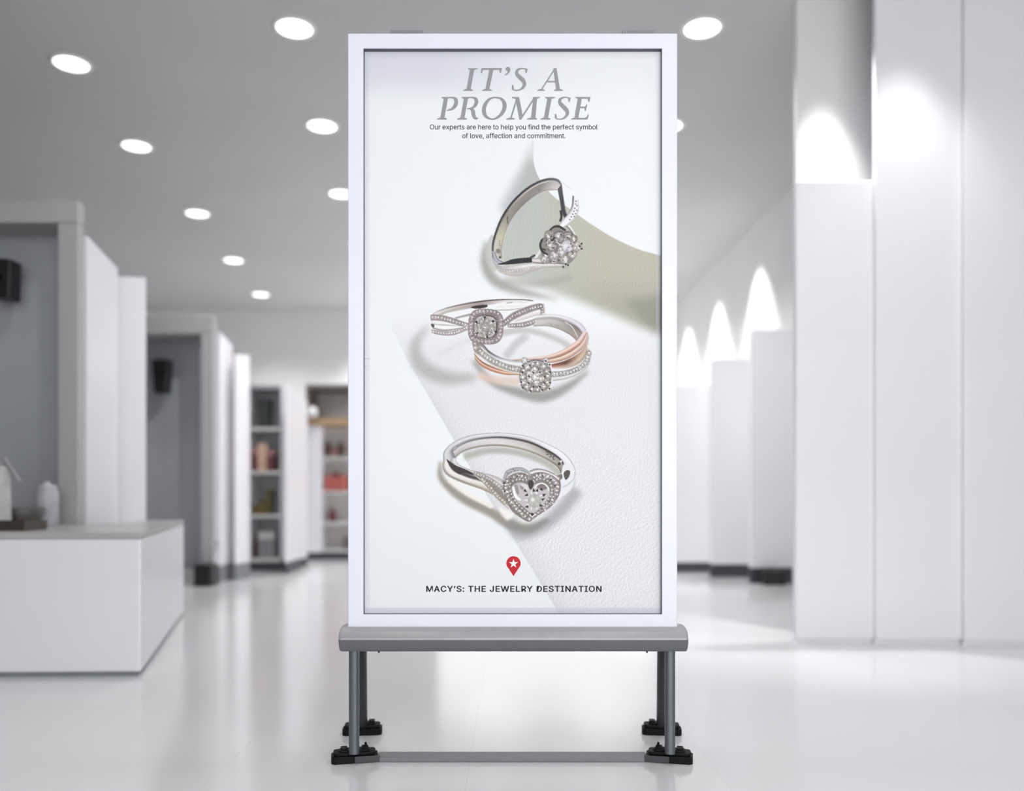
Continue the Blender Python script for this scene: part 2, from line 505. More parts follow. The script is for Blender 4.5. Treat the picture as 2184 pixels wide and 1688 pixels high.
# alcove cabinet behind the poster
YB = 11.0
x0, x1 = wx(652, YB), wx(930, YB)
zt = wz(820, YB); zw = wz(908, YB); zw1 = wz(893, YB)
tc_ = thing('alcove_cabinet', 'wide white cabinet with a dark alcove and oak ledge, partly hidden by the poster', 'cabinet', ((x0 + x1) / 2, YB + 0.3, 0))
h = (x1 - x0) / 2
M_dkalc = mat('alcove_dark_grey', (0.16, 0.155, 0.15), 0.6, noise=0.05)
M_alc = mat('alcove_lining', (0.5, 0.49, 0.48), 0.4, noise=0.05)
box('top_panel', -h, h, -0.3, 0.3, zt - 0.05, zt, M_dkalc, tc_)
box('alcove_back', -h, h, 0.26, 0.3, zw1, zt - 0.05, M_alc, tc_)
box('side_panel', -h, -h + 0.03, -0.3, 0.26, zw1, zt - 0.05, M_dkalc, tc_)
box('oak_ledge', -h - 0.01, h, -0.33, 0.3, zw, zw1, M_wood, tc_, bevel=0.005)
xa = wx(686, YB) - (x0 + x1) / 2
box('end_panel', -h, xa, -0.3, 0.3, 0.10, zw, M_panel, tc_)
box('back_panel', xa, h, 0.0, 0.04, 0.10, zw, mat('cream_back', (0.62, 0.60, 0.57), 0.6), tc_)
for py in (975, 1048, 1115, 1173):
    z = wz(py, YB)
    box('shelf', xa, h, -0.28, 0.0, z - 0.03, z, M_shelf, tc_)
box('plinth', -h, h, -0.28, 0.3, 0, 0.10, M_plinth, tc_)
o_ = bpy.data.lights.new('alcove_lamp', 'SPOT')
spot_light('alcove_lamp', (wx(715, YB), YB + 0.02, zt - 0.07), (wx(720, YB), YB + 0.25, zw1), 3, 100, 0.8, 0.03)
t = thing('glass_vase', 'small pale globe vase on the oak ledge of the alcove', 'vase', (wx(671, YB), YB - 0.1, zw1))
bm = bmesh.new(); lathe(bm, [(0, 0), (0.03, 0), (0.062, 0.04), (0.066, 0.075), (0.05, 0.11), (0.03, 0.125), (0.036, 0.14), (0.03, 0.14), (0.0, 0.12)], 24)
make('body', bm, mat('pale_ceramic', (0.8, 0.8, 0.8), 0.2), t, smooth=True)
YSH = YB
yb = YB + 0.14
for px, lab in ((699, 'dark brown bottle at the left of the pair on the upper cabinet shelf'), (727, 'dark brown bottle nearest the poster edge on the upper cabinet shelf')):
    bottle(lab, px, 975, wz(940, yb) - wz(975, yb), 0.042, yb, m_brown, group='dark bottles on the upper cabinet shelf')
bottle('slim rosy bottle between the dark pair on the upper cabinet shelf', 713, 975, 0.17, 0.025, yb, m_rose)
book('coral red box at the left of the middle cabinet shelf', 692, 706, 1048, 1016, yb - 0.07, m_red, lid=m_red)
book('coral red box with a dark lid in the middle cabinet shelf', 708, 722, 1048, 1008, yb - 0.07, m_red, lid=m_mar)
book('coral red box beside the poster edge on the middle cabinet shelf', 724, 741, 1048, 1014, yb - 0.07, m_red, lid=m_red)
bottle('small maroon jar on the lower cabinet shelf', 709, 1115, wz(1084, yb) - wz(1115, yb), 0.05, yb, m_mar, cat='jar', mcap=m_mar)
book('taupe box half hidden by the poster on the bottom cabinet shelf', 733, 752, 1173, 1146, yb - 0.07, m_dgrey)

# ------------------------------------------------------------------ counter and things on it
ZT = 0.655
plan_c = [(-3.9, 3.80), (wx(301, 3.88), 3.88), (wx(392, 5.9), 5.9), (-2.48, 5.9), (-2.48, 4.93), (-3.9, 4.93)]
t = thing('counter', 'long low white counter with a grey top at the left edge', 'counter', (-2.8, 4.4, 0))
cl = [(a + 2.8, b - 4.4) for a, b in plan_c]
bm = bmesh.new(); prism(bm, cl, 0.02, ZT - 0.03)
make('body', bm, M_counter, t, bevel=0.01)
bm = bmesh.new(); prism(bm, cl, ZT - 0.03, ZT)
make('worktop', bm, M_ctop, t, bevel=0.006)
bm = bmesh.new(); prism(bm, [(a * 0.985 - 0.01, b * 0.985) for a, b in cl], 0.0, 0.02)
make('plinth', bm, M_plinthg, t)

m_tray = mk('dark_walnut', (0.05, 0.038, 0.03), 0.5)
t = thing('serving_tray', 'dark wooden tray at the left end of the counter top', 'tray', (wx(10, 4.12), 4.16, ZT))
box('base', -0.16, 0.13, -0.10, 0.10, 0.0, 0.02, m_tray, t, bevel=0.004)
bm = bmesh.new()
for a in ((-0.16, 0.13, -0.10, -0.085), (-0.16, 0.13, 0.085, 0.10), (-0.16, -0.145, -0.085, 0.085), (0.115, 0.13, -0.085, 0.085)):
    bx(bm, a[0], a[1], a[2], a[3], 0.02, 0.045)
make('rim', bm, m_tray, t)
t = thing('bowl', 'dark grey bowl on the counter behind the wooden tray', 'bowl', (wx(52, 4.6), 4.6, ZT))
bm = bmesh.new(); lathe(bm, [(0, 0), (0.045, 0), (0.05, 0.015), (0.085, 0.06), (0.10, 0.105), (0.094, 0.105), (0.078, 0.06), (0.04, 0.025), (0, 0.02)], 32)
make('body', bm, mk('grey_stoneware', (0.10, 0.10, 0.095)), t, smooth=True)
t = thing('storage_jar', 'pale grey jar standing behind the bowl on the counter', 'jar', (wx(100, 4.78), 4.78, ZT))
bm = bmesh.new(); lathe(bm, [(0, 0), (0.055, 0), (0.06, 0.01), (0.06, 0.19), (0.05, 0.205), (0, 0.205)], 28)
make('body', bm, mk('pale_grey_glaze', (0.42, 0.43, 0.45)), t, smooth=True)
bm = bmesh.new(); lathe(bm, [(0.052, 0.205), (0.052, 0.225), (0.02, 0.23), (0.015, 0.245), (0, 0.245)], 28)
make('lid', bm, mk('pale_grey_lid', (0.45, 0.46, 0.48)), t, smooth=True)
t = thing('desk_lamp', 'pale desk lamp with an angled dark arm at the left edge of the counter', 'lamp', (wx(2, 4.45), 4.45, ZT))
bm = bmesh.new(); lathe(bm, [(0, 0), (0.05, 0), (0.05, 0.02), (0.042, 0.30), (0.035, 0.32), (0, 0.32)], 24)
make('base', bm, mk('pale_grey_shade', (0.5, 0.5, 0.5)), t, smooth=True)
bm = bmesh.new(); tube(bm, (0.0, 0, 0.30), (-0.10, 0, 0.62), 0.012, 0.012, 12); tube(bm, (0.02, 0, 0.36), (0.10, 0, 0.235), 0.011, 0.011, 12)
tube(bm, (0.02, 0, 0.36), (0.0, 0, 0.30), 0.011, 0.011, 12)
make('arm', bm, m_grey2, t)

# ------------------------------------------------------------------ the poster stand
Y0 = 2.60
st = thing('poster_stand', 'tall free-standing white poster frame on a grey beam with four black feet', 'poster stand', (0, 2.75, 0))
SO = Vector((0, 2.75, 0))
def sx(px, Y=Y0): return wx(px, Y)
def sbox(name, x0, x1, y0, y1, z0, z1, m, bevel=0.0, parent=None):
    return box(name, x0, x1, y0 - SO.y, y1 - SO.y, z0, z1, m, parent or st, bevel)

xo0, xo1 = sx(742), sx(1444.5); zo0, zo1 = wz(1342, Y0), wz(71, Y0)
xi0, xi1 = sx(775), sx(1412); zi0, zi1 = wz(1311, Y0), wz(103, Y0)
YD = 0.042
# one continuous mitred frame
bm = bmesh.new()
def loop(x0, x1, z0, z1, y): return [bm.verts.new((x, y - SO.y, z)) for x, z in ((x0, z0), (x1, z0), (x1, z1), (x0, z1))]
L = [loop(xo0, xo1, zo0, zo1, Y0 + YD), loop(xo0, xo1, zo0, zo1, Y0 + 0.002), loop(xo0 + 0.002, xo1 - 0.002, zo0 + 0.002, zo1 - 0.002, Y0),
     loop(xi0 - 0.0015, xi1 + 0.0015, zi0 - 0.0015, zi1 + 0.0015, Y0), loop(xi0, xi1, zi0, zi1, Y0 + 0.0015), loop(xi0, xi1, zi0, zi1, Y0 + YD)]
for a, b in zip(L, L[1:] + L[:1]):
    for i in range(4):
        j = (i + 1) % 4
        bm.faces.new((a[i], a[j], b[j], b[i]))
make('frame', bm, M_frame, st)
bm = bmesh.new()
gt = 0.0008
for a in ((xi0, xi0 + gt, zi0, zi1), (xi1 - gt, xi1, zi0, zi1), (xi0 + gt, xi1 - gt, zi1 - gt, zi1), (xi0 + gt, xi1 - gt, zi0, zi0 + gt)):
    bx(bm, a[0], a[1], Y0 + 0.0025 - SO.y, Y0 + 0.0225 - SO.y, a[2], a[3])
make('reveal_lining', bm, mat('slate_lining', (0.10, 0.105, 0.13), 0.5), st)  # dark strip lining the inner faces of the frame
sbox('backing_board', xo0 + 0.004, xo1 - 0.004, Y0 + 0.0225, Y0 + 0.038, zo0 + 0.004, zo1 - 0.004, M_frame)
for a, b in ((834, 903), (1325, 1394)):
    sbox('top_clip', sx(a, 2.63), sx(b, 2.63), 2.612, 2.655, wz(70, 2.63) - 0.012, wz(63.5, 2.612), M_clip, 0.002)

# beam with rounded front profile, lighter top piece over a darker body
bx0, bx1 = sx(721, 2.56), sx(1469, 2.56)
zb = wz(1392, 2.56)
prof = [(2.5720, 0.0035), (2.5640, 0.011), (2.5585, 0.020), (2.5560, 0.029), (2.5552, 0.037), (2.5560, 0.0385), (2.5625, 0.0520), (2.5680, 0.0600), (2.5690, 0.0607), (2.5830, 0.0672), (2.598, 0.0712), (2.630, 0.0735), (2.662, 0.0715),
        (2.680, 0.067), (2.692, 0.058), (2.698, 0.046), (2.6985, 0.032), (2.697, 0.018), (2.693, 0.004), (2.688, 0.0), (2.580, 0.0)]
def extrude_profile(name, prof, m, cyp, mz, split):
    bm = bmesh.new()
    secs = []
    for xx, sc in ((bx0, 0.86), (bx0 + 0.003, 0.965), (bx0 + 0.009, 1.0), (bx1 - 0.009, 1.0), (bx1 - 0.003, 0.965), (bx1, 0.86)):
        secs.append([bm.verts.new((xx, (cyp + (y - cyp) * sc) - SO.y, zb + mz + (z - mz) * sc)) for y, z in prof])
    bm.faces.new(secs[0][::-1]); bm.faces.new(secs[-1])
    for a, b in zip(secs[:-1], secs[1:]):
        for i in range(len(prof)):
            j = (i + 1) % len(prof)
            bm.faces.new((a[i], a[j], b[j], b[i]))
    bo = make(name, bm, m, st, smooth=True)
    em = bo.modifiers.new('edge', 'EDGE_SPLIT'); em.split_angle = math.radians(split)
    return bo
low = [(2.5740, 0.0), (2.5690, 0.004), (2.5625, 0.013), (2.5580, 0.023), (2.5560, 0.032), (2.5556, 0.0375), (2.6985, 0.0375), (2.697, 0.018), (2.693, 0.004), (2.688, 0.0)]
top = [(2.5550, 0.0377), (2.5556, 0.0430), (2.5605, 0.0520), (2.5670, 0.0600), (2.5678, 0.0606), (2.5830, 0.0670), (2.598, 0.0708), (2.630, 0.0730), (2.662, 0.0712),
       (2.680, 0.067), (2.692, 0.058), (2.698, 0.046), (2.6985, 0.0377)]
extrude_profile('beam', low, M_beam, 2.627, 0.036, 30)
extrude_profile('beam_top', top, M_btop, 2.627, 0.036, 22)

for px in (811, 1377):
    bm = bmesh.new(); lathe(bm, [(0, 0), (0.003, 0), (0.003, 0.004), (0, 0.004)], 12, (sx(px), 2.575 - SO.y, zb - 0.0035))
    make('screw', bm, M_foot, st)

for s in (-1, 1):
    # front leg
    xf = s * 0.481
    bm = bmesh.new(); tube(bm, (xf, 2.60 - SO.y, 0.035), (xf, 2.60 - SO.y, zb + 0.004), 0.0155, 0.0155, 28, 2.6)
    lg = make('leg', bm, M_leg, st, smooth=True); e = lg.modifiers.new('edge', 'EDGE_SPLIT'); e.split_angle = math.radians(50)
    # rear leg, leaning back to its foot
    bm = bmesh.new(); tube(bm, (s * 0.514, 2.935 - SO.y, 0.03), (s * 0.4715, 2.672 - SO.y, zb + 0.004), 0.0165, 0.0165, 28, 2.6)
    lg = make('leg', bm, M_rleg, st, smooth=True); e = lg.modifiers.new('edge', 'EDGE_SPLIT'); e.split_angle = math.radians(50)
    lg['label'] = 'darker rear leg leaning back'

def foot(cx, cy, length, depth, h1, h2, ang, s, front):
    """two-step black foot centred at (cx, cy), turned by ang"""
    bm = bmesh.new()
    hl, hd = length / 2, depth / 2
    R = Matrix.Rotation(ang, 4, 'Z')
    T = Matrix.Translation((cx, cy - SO.y, 0))
    def rounded(l, d, z0, z1, r, ox=0.0, taper=0.0):
        pl = []
        for qx, qy, a0 in ((1, 1, 0), (-1, 1, 90), (-1, -1, 180), (1, -1, 270)):
            for k in range(5):
                a = math.radians(a0 + 22.5 * k)
                pl.append((ox + qx * (l - r) + r * math.cos(a), qy * (d - r) + r * math.sin(a)))
        n0 = len(bm.verts)
        a_ = [bm.verts.new((x, y, z0)) for x, y in pl]
        b_ = [bm.verts.new((x * (1 - taper), y * (1 - taper), z1)) for x, y in pl]
        bm.faces.new(a_[::-1]); bm.faces.new(b_)
        for i in range(len(pl)):
            j = (i + 1) % len(pl)
            bm.faces.new((a_[i], a_[j], b_[j], b_[i]))
    rounded(hl, hd, 0.0, h1, 0.014)
    rounded(hl - 0.010, hd - 0.007, h1, h1 + 0.004, 0.010)
    rounded(hl - 0.006, hd - 0.004, h1 + 0.004, h2 - 0.006, 0.012, 0, 0.02)
    rounded(hl - 0.022, hd - 0.012, h2 - 0.006, h2, 0.010, 0, 0.05)
    # ribs on top, around the leg socket
    for ox in (-0.032, 0.032):
        rounded(0.010, hd - 0.016, h2 - 0.001, h2 + 0.006, 0.004, ox)
    bmesh.ops.transform(bm, matrix=T @ R, verts=bm.verts)
    fo = make('foot', bm, M_foot, st, bevel=0.0015, seg=2)
    # wing screw
    bm = bmesh.new()
    c = -s * 0.034
    lathe(bm, [(0, h2), (0.008, h2), (0.0075, h2 + 0.006), (0.0035, h2 + 0.010), (0.004, h2 + 0.015), (0.002, h2 + 0.018), (0, h2 + 0.018)], 14, (c, 0, 0))
    bmesh.ops.transform(bm, matrix=T @ R, verts=bm.verts)
    if front:
        make('clamp_screw', bm, M_foot, fo)
        # grey sleeve on the inner half, where the cross bar plugs in
        bm = bmesh.new()
        a0, a1 = sorted((-s * 0.000, -s * (hl + 0.004)))
        bx(bm, a0, a1, -hd - 0.0015, -hd + 0.02, 0.001, h1 - 0.001)
        bmesh.ops.transform(bm, matrix=T @ R, verts=bm.verts)
        make('sleeve', bm, M_footg, fo, bevel=0.001)
    else:
        bm.free()

for s in (-1, 1):
    foot(s * 0.487, 2.640, 0.142, 0.062, 0.022, 0.038, -s * math.radians(12), s, True)
    foot(s * 0.516, 2.945, 0.134, 0.062, 0.022, 0.040, -s * math.radians(6), s, False)
sbox('cross_bar', -0.420, 0.420, 2.624, 2.692, 0.001, 0.0125, M_bar, 0.0012)

# ------------------------------------------------------------------ the printed poster
PX0, PX1, PY0, PY1 = 773.0, 1414.0, 101.0, 1313.0
YP = Y0 + 0.019
SS = 2
Wc, Hc_ = int((PX1 - PX0) * SS), int((PY1 - PY0) * SS)
rng = np.random.RandomState(7)
def hexc(h):
    h = h.lstrip('#')
    return np.array([int(h[i:i + 2], 16) / 255.0 for i in (0, 2, 4)])
def blur1(a, s):
    if s <= 0: return a
    r = int(max(1, round(s * 1.0)))
    for _ in range(3):
        for ax in (0, 1):
            p = [(0, 0)] * a.ndim; p[ax] = (r + 1, r)
            c = np.cumsum(np.pad(a, p, mode='edge'), axis=ax)
            n = a.shape[ax]
            sl1 = [slice(None)] * a.ndim; sl0 = [slice(None)] * a.ndim
            sl1[ax] = slice(2 * r + 1, 2 * r + 1 + n); sl0[ax] = slice(0, n)
            a = (c[tuple(sl1)] - c[tuple(sl0)]) / (2 * r + 1)
    return a
yy, xx = np.mgrid[0:Hc_, 0:Wc]
GX = PX0 + (xx + 0.5) / SS
GY = PY0 + (yy + 0.5) / SS
img = np.ones((Hc_, Wc, 3)) * hexc('f8fafb')

def spl(pts, n=24, closed=False):
    pts = [np.array(p, float) for p in pts]
    if len(pts) < 3:
        return np.array([pts[0] + (pts[1] - pts[0]) * t for t in np.linspace(0, 1, n)])
    out = []
    m = len(pts)
    rngi = range(m) if closed else range(m - 1)
    for i in rngi:
        if closed:
            p0, p1, p2, p3 = pts[(i - 1) % m], pts[i], pts[(i + 1) % m], pts[(i + 2) % m]
        else:
            p0 = pts[i - 1] if i > 0 else 2 * pts[0] - pts[1]
            p1, p2 = pts[i], pts[i + 1]
            p3 = pts[i + 2] if i + 2 < m else 2 * pts[-1] - pts[-2]
        for t in np.linspace(0, 1, n, endpoint=False):
            out.append(0.5 * ((2 * p1) + (-p0 + p2) * t + (2 * p0 - 5 * p1 + 4 * p2 - p3) * t * t + (-p0 + 3 * p1 - 3 * p2 + p3) * t ** 3))
    if not closed:
        out.append(pts[-1])
    return np.array(out)

def resample(c, n):
    d = np.r_[0, np.cumsum(np.linalg.norm(np.diff(c[:, :2], axis=0), axis=1))]
    t = np.linspace(0, d[-1], n)
    return np.stack([np.interp(t, d, c[:, k]) for k in range(c.shape[1])], 1)

def polymask(pts):
    pts = np.asarray(pts, float)
    x0 = max(0, int((pts[:, 0].min() - PX0) * SS) - 1); x1 = min(Wc, int((pts[:, 0].max() - PX0) * SS) + 2)
    y0 = max(0, int((pts[:, 1].min() - PY0) * SS) - 1); y1 = min(Hc_, int((pts[:, 1].max() - PY0) * SS) + 2)
    m = np.zeros((Hc_, Wc), bool)
    if x1 <= x0 or y1 <= y0: return m
    X, Y = GX[y0:y1, x0:x1], GY[y0:y1, x0:x1]
    ins = np.zeros(X.shape, bool)
    n = len(pts)
    for i in range(n):
        xa, ya = pts[i]; xb, yb_ = pts[(i + 1) % n]
        if ya == yb_: continue
        c = ((ya > Y) != (yb_ > Y)) & (X < (xb - xa) * (Y - ya) / (yb_ - ya) + xa)
        ins ^= c
    m[y0:y1, x0:x1] = ins
    return m

def lay(mask, col, a=1.0, sig=0.0, limit=None):
    global img
    m = mask.astype(float)
    if sig: m = blur1(m, sig * SS / 1.7)
    if limit is not None: m = m * limit
    m = (m * a)[..., None]
    img = img * (1 - m) + np.asarray(col) * m

def strokepoly(pts, w0, tf=None):
    c = spl(pts)
    if c.shape[1] == 2:
        c = np.c_[c, np.full(len(c), w0)]
    d = np.gradient(c[:, :2], axis=0)
    d /= np.linalg.norm(d, axis=1)[:, None] + 1e-9
    n = np.stack([-d[:, 1], d[:, 0]], 1)
    h = c[:, 2:3] / 2
    return c[:, :2] + n * h, c[:, :2] - n * h

def strokemask(pts, w0):
    a, b = strokepoly(pts, w0)
    m = np.zeros((Hc_, Wc), bool)
    for i in range(0, len(a) - 1, 6):
        j = min(i + 7, len(a))
        m |= polymask(np.r_[a[i:j], b[i:j][::-1]])
    return m

# --- background of the print
def smooth(e0, e1, x):
    t = np.clip((x - e0) / (e1 - e0), 0, 1)
    return t * t * (3 - 2 * t)
a = (1 - smooth(150, 235, GY)) * (1 - smooth(900, 1250, GX) * 0.75)
img = img * (1 - 0.85 * a[..., None]) + hexc('dfdfea') * 0.85 * a[..., None]
# white table cloth with leather-like grain on the lower right
edge = np.interp(GY, [700, 775, 850, 925, 1030, 1130, 1215, 1300, 1320], [835, 873, 917, 960, 1022, 1083, 1135, 1186, 1198])
right = smooth(-1.2, 1.2, GX - edge) * smooth(640, 790, GY)
g = rng.rand(Hc_, Wc)
gr = blur1(g, 2.2) - blur1(g, 5)
gr = gr / gr.std()
gx_ = np.roll(gr, 2, 1) - np.roll(gr, -2, 1) + 0.6 * (np.roll(gr, 2, 0) - np.roll(gr, -2, 0))
gx_ = gx_ / gx_.std()
img = img * (1 - right[..., None]) + hexc('ececee') * right[..., None]
tex = gx_ * 0.022 * right * (0.35 + 0.65 * smooth(850, 1150, GY))
img += tex[..., None]
sh = np.exp(-np.clip(GX - edge, 0, None) / 22.0) * right * smooth(720, 900, GY)
img *= (1 - 0.055 * sh)[..., None]
low = smooth(950, 1290, GY) * (1 - right)
img = img * (1 - 0.5 * low[..., None]) + hexc('eff1f1') * 0.5 * low[..., None]
# olive shaded cloth under the white fold
fx = [1136, 1138, 1150, 1178, 1235, 1270, 1310, 1360, 1416]
fy = [300, 345, 380, 416, 460, 484, 508, 531, 547]
fc_ = spl(list(zip(fx, fy)), 20)
fc_[:, 0] = np.maximum.accumulate(fc_[:, 0])
fold_y = np.interp(GX, fc_[:, 0], fc_[:, 1])
below = np.where(GX >= 1136, smooth(-1.5, 2.0, GY - fold_y), 1.0)
reg = polymask([(1137, 300), (1137, 352), (1150, 340), (1190, 380), (1235, 410), (1300, 440), (1440, 470), (1440, 712), (1370, 700), (1300, 668), (1230, 640),
                (1150, 612), (1085, 590), (1058, 560), (1062, 500), (1085, 440), (1110, 385)])
soft = blur1(reg.astype(float), 16)
hue = smooth(1080, 1300, GX)[..., None]
colr = hexc('c4c8c2') * (1 - hue) + hexc('c3c2b1') * hue
dk = smooth(560, 700, GY - (GX - 1412) * 0.12)[..., None] * 0.30 * smooth(1100, 1350, GX)[..., None]
colr = colr * (1 - dk) + hexc('807f74') * dk
m = (soft * below)[..., None]
img = img * (1 - m) + colr * m
img += (gx_ * 0.008 * soft * below)[..., None]
lay(polymask([(1138, 330), (1150, 380), (1120, 450), (1085, 470), (1065, 440), (1095, 385), (1120, 350)]), hexc('b9bbbd'), 0.6, 12, below)
lay(strokemask([(1136, 300), (1137, 352)], 2), hexc('d5d5d8'), 0.8, 1.5)
lay(polymask([(1330, 640), (1440, 625), (1440, 722), (1395, 712)]), hexc('8d8c80'), 0.55, 13)
# ring shadows
lay(strokemask([(1036, 515, 6), (1034, 560, 18), (1055, 598, 22), (1105, 620, 16), (1190, 640, 2)], 20), hexc('8f8e86'), 0.7, 8)
lay(strokemask([(1075, 600), (1150, 605), (1220, 590)], 16), hexc('a6a49b'), 0.5, 7)
lay(strokemask([(914, 695, 6), (886, 735, 20), (898, 780, 30), (950, 806, 30), (1015, 806, 14)], 26), hexc('a9a8a6'), 0.68, 11)
lay(strokemask([(930, 760), (990, 730), (1040, 720)], 12), hexc('dcdcdc'), 0.5, 7)
lay(strokemask([(1010, 770, 10), (1050, 816, 12), (1110, 838, 20), (1160, 846, 24), (1210, 826, 16), (1255, 792, 5)], 22), hexc('8a8883'), 0.75, 7)
lay(strokemask([(1020, 800), (1060, 812), (1110, 814)], 16), hexc('e6cdbf'), 0.85, 5)
lay(strokemask([(1078, 762), (1100, 735), (1125, 715)], 16), hexc('c3c5c8'), 0.8, 5)
lay(strokemask([(1060, 712), (1130, 706), (1200, 730), (1222, 752)], 12), hexc('bdbdb8'), 0.75, 4)
lay(strokemask([(939, 985, 5), (942, 1022, 12), (985, 1062, 18), (1045, 1092, 20), (1085, 1118, 20), (1130, 1128, 18), (1170, 1108, 8)], 20), hexc('918b7f'), 0.85, 5)
lay(strokemask([(1085, 1110), (1110, 1138), (1160, 1120), (1200, 1085), (1232, 1045)], 26), hexc('8e8f91'), 0.6, 9)
lay(strokemask([(958, 1024), (1000, 1055), (1050, 1082)], 9), hexc('fbf8ee'), 0.95, 2.5)
lay(polymask([(1062, 1080), (1100, 1098), (1082, 1112), (1070, 1100)]), hexc('fdfbf2'), 0.9, 3)
lay(strokemask([(990, 975), (1040, 962), (1100, 965), (1160, 985), (1196, 1012)], 14), hexc('b4b3aa'), 0.85, 4)

def ribbon(A, B, table, k=1.0):
    """table rows across (from A to B), columns along: colours"""
    A = spl(A); B = spl(B)
    L_ = max(np.linalg.norm(np.diff(A, axis=0), axis=1).sum(), np.linalg.norm(np.diff(B, axis=0), axis=1).sum())
    n = int(L_ * SS * 2.2) + 8
    A = resample(A, n); B = resample(B, n)
    Wd = np.linalg.norm(A - B, axis=1).max()
    mN = int(Wd * SS * 2.2) + 6
    u = np.linspace(0, 1, n)[:, None]; v = np.linspace(0, 1, mN)[None, :]
    pts = A[:, None, :] * (1 - v[..., None]) + B[:, None, :] * v[..., None]
    vs = np.array([r[0] for r in table])
    rows = []
    for _, cs in table:
        cs = cs if isinstance(cs, (list, tuple)) else [cs]
        cc = np.array([hexc(c) for c in cs])
        uu = np.linspace(0, 1, len(cc)) if len(cc) > 1 else np.array([0.0])
        rows.append(np.stack([np.interp(np.linspace(0, 1, n), uu, cc[:, q]) for q in range(3)], 1))
    rows = np.array(rows)                       # r, n, 3
    idx = np.clip(np.searchsorted(vs, v[0], side='right') - 1, 0, len(vs) - 2)
    fr = np.clip((v[0] - vs[idx]) / (vs[idx + 1] - vs[idx] + 1e-9), 0, 1)
    colr_ = rows[idx] * (1 - fr)[:, None, None] + rows[idx + 1] * fr[:, None, None]   # m, n, 3
    ix = ((pts[..., 0] - PX0) * SS).astype(int); iy = ((pts[..., 1] - PY0) * SS).astype(int)
    ok = (ix >= 0) & (ix < Wc) & (iy >= 0) & (iy < Hc_)
    cN = colr_.transpose(1, 0, 2)
    img[iy[ok], ix[ok]] = cN[ok]

def fill(pts, c, closed=True, a=1.0, sig=0.0, n=12):
    lay(polymask(spl(pts, n, True)), hexc(c), a, sig)
def line(pts, w_, c, a=1.0, sig=0.0):
    lay(strokemask(pts, w_), hexc(c), a, sig)

def stone(x, y, r, dark='6a6464', lite='c9c6c5', hi='fbfafa'):
    x0 = max(0, int((x - r * 1.5 - PX0) * SS)); x1 = min(Wc, int((x + r * 1.5 - PX0) * SS) + 2)
    y0 = max(0, int((y - r * 1.5 - PY0) * SS)); y1 = min(Hc_, int((y + r * 1.5 - PY0) * SS) + 2)
    if x1 <= x0 or y1 <= y0: return
    X = GX[y0:y1, x0:x1] - x; Y = GY[y0:y1, x0:x1] - y
    d = np.hypot(X, Y) / r
    an = np.arctan2(Y, X) + rng.rand() * 6
    f = 0.5 + 0.5 * np.sign(np.sin(an * 4)) * (0.4 + 0.6 * (d > 0.45))
    c = hexc(dark)[None, None] * (1 - f[..., None]) * 0.35 + hexc(lite)[None, None] * (1 - (1 - f[..., None]) * 0.35)
    c = c * (0.90 + 0.2 * rng.rand())
    rim = np.clip((d - 0.75) / 0.25, 0, 1)[..., None]
    c = c * (1 - rim * 0.8) + hexc(dark) * rim * 0.8
    hx, hy = (rng.rand(2) - 0.6) * 0.5
    hm = (np.hypot(X / r - hx, Y / r - hy) < 0.30)[..., None]
    c = np.where(hm, hexc(hi), c)
    al = np.clip((1.12 - d) / 0.18, 0, 1)[..., None]
    img[y0:y1, x0:x1] = img[y0:y1, x0:x1] * (1 - al) + np.clip(c, 0, 1) * al

def stones(path, step, r, **kw):
    c = spl(path)
    L_ = np.linalg.norm(np.diff(c, axis=0), axis=1).sum()
    for p in resample(c, max(2, int(L_ / step))):
        stone(p[0], p[1], r, **kw)
def dot(x, y, r, c='17140f', a=1.0):
    x0 = max(0, int((x - r - 1 - PX0) * SS)); x1 = min(Wc, int((x + r + 1 - PX0) * SS) + 2)
    y0 = max(0, int((y - r - 1 - PY0) * SS)); y1 = min(Hc_, int((y + r + 1 - PY0) * SS) + 2)
    if x1 <= x0 or y1 <= y0: return
    al = (np.clip((r + 0.25 - np.hypot(GX[y0:y1, x0:x1] - x, GY[y0:y1, x0:x1] - y)) / 0.5, 0, 1) * a)[..., None]
    img[y0:y1, x0:x1] = img[y0:y1, x0:x1] * (1 - al) + hexc(c) * al
def tri(x, y, r, ang, c='1a1614'):
    pts = [(x + r * math.cos(ang + k), y + r * math.sin(ang + k)) for k in (0, 2.4, -2.4)]
    lay(polymask(pts), hexc(c))
def Z(ox, oy, s):
    return lambda pts: [(ox + p[0] / s, oy + p[1] / s) for p in pts]

def specks(path, n, rmax=1.6, cols=('3f3937', '5a5452', 'efedec', 'fbfafa', '8d8785')):
    P_ = np.array(spl(path, 8, True)); lo, hi = P_.min(0), P_.max(0)
    k = 0
    while k < n:
        x_, y_ = lo + (hi - lo) * rng.rand(2)
        c = False; j_ = len(P_) - 1
        for i_ in range(len(P_)):
            if (P_[i_, 1] > y_) != (P_[j_, 1] > y_) and x_ < (P_[j_, 0] - P_[i_, 0]) * (y_ - P_[i_, 1]) / (P_[j_, 1] - P_[i_, 1]) + P_[i_, 0]: c = not c
            j_ = i_
        k += 1
        if c: dot(x_, y_, 0.7 + rng.rand() * (rmax - 0.7), cols[rng.randint(len(cols))], 0.75)
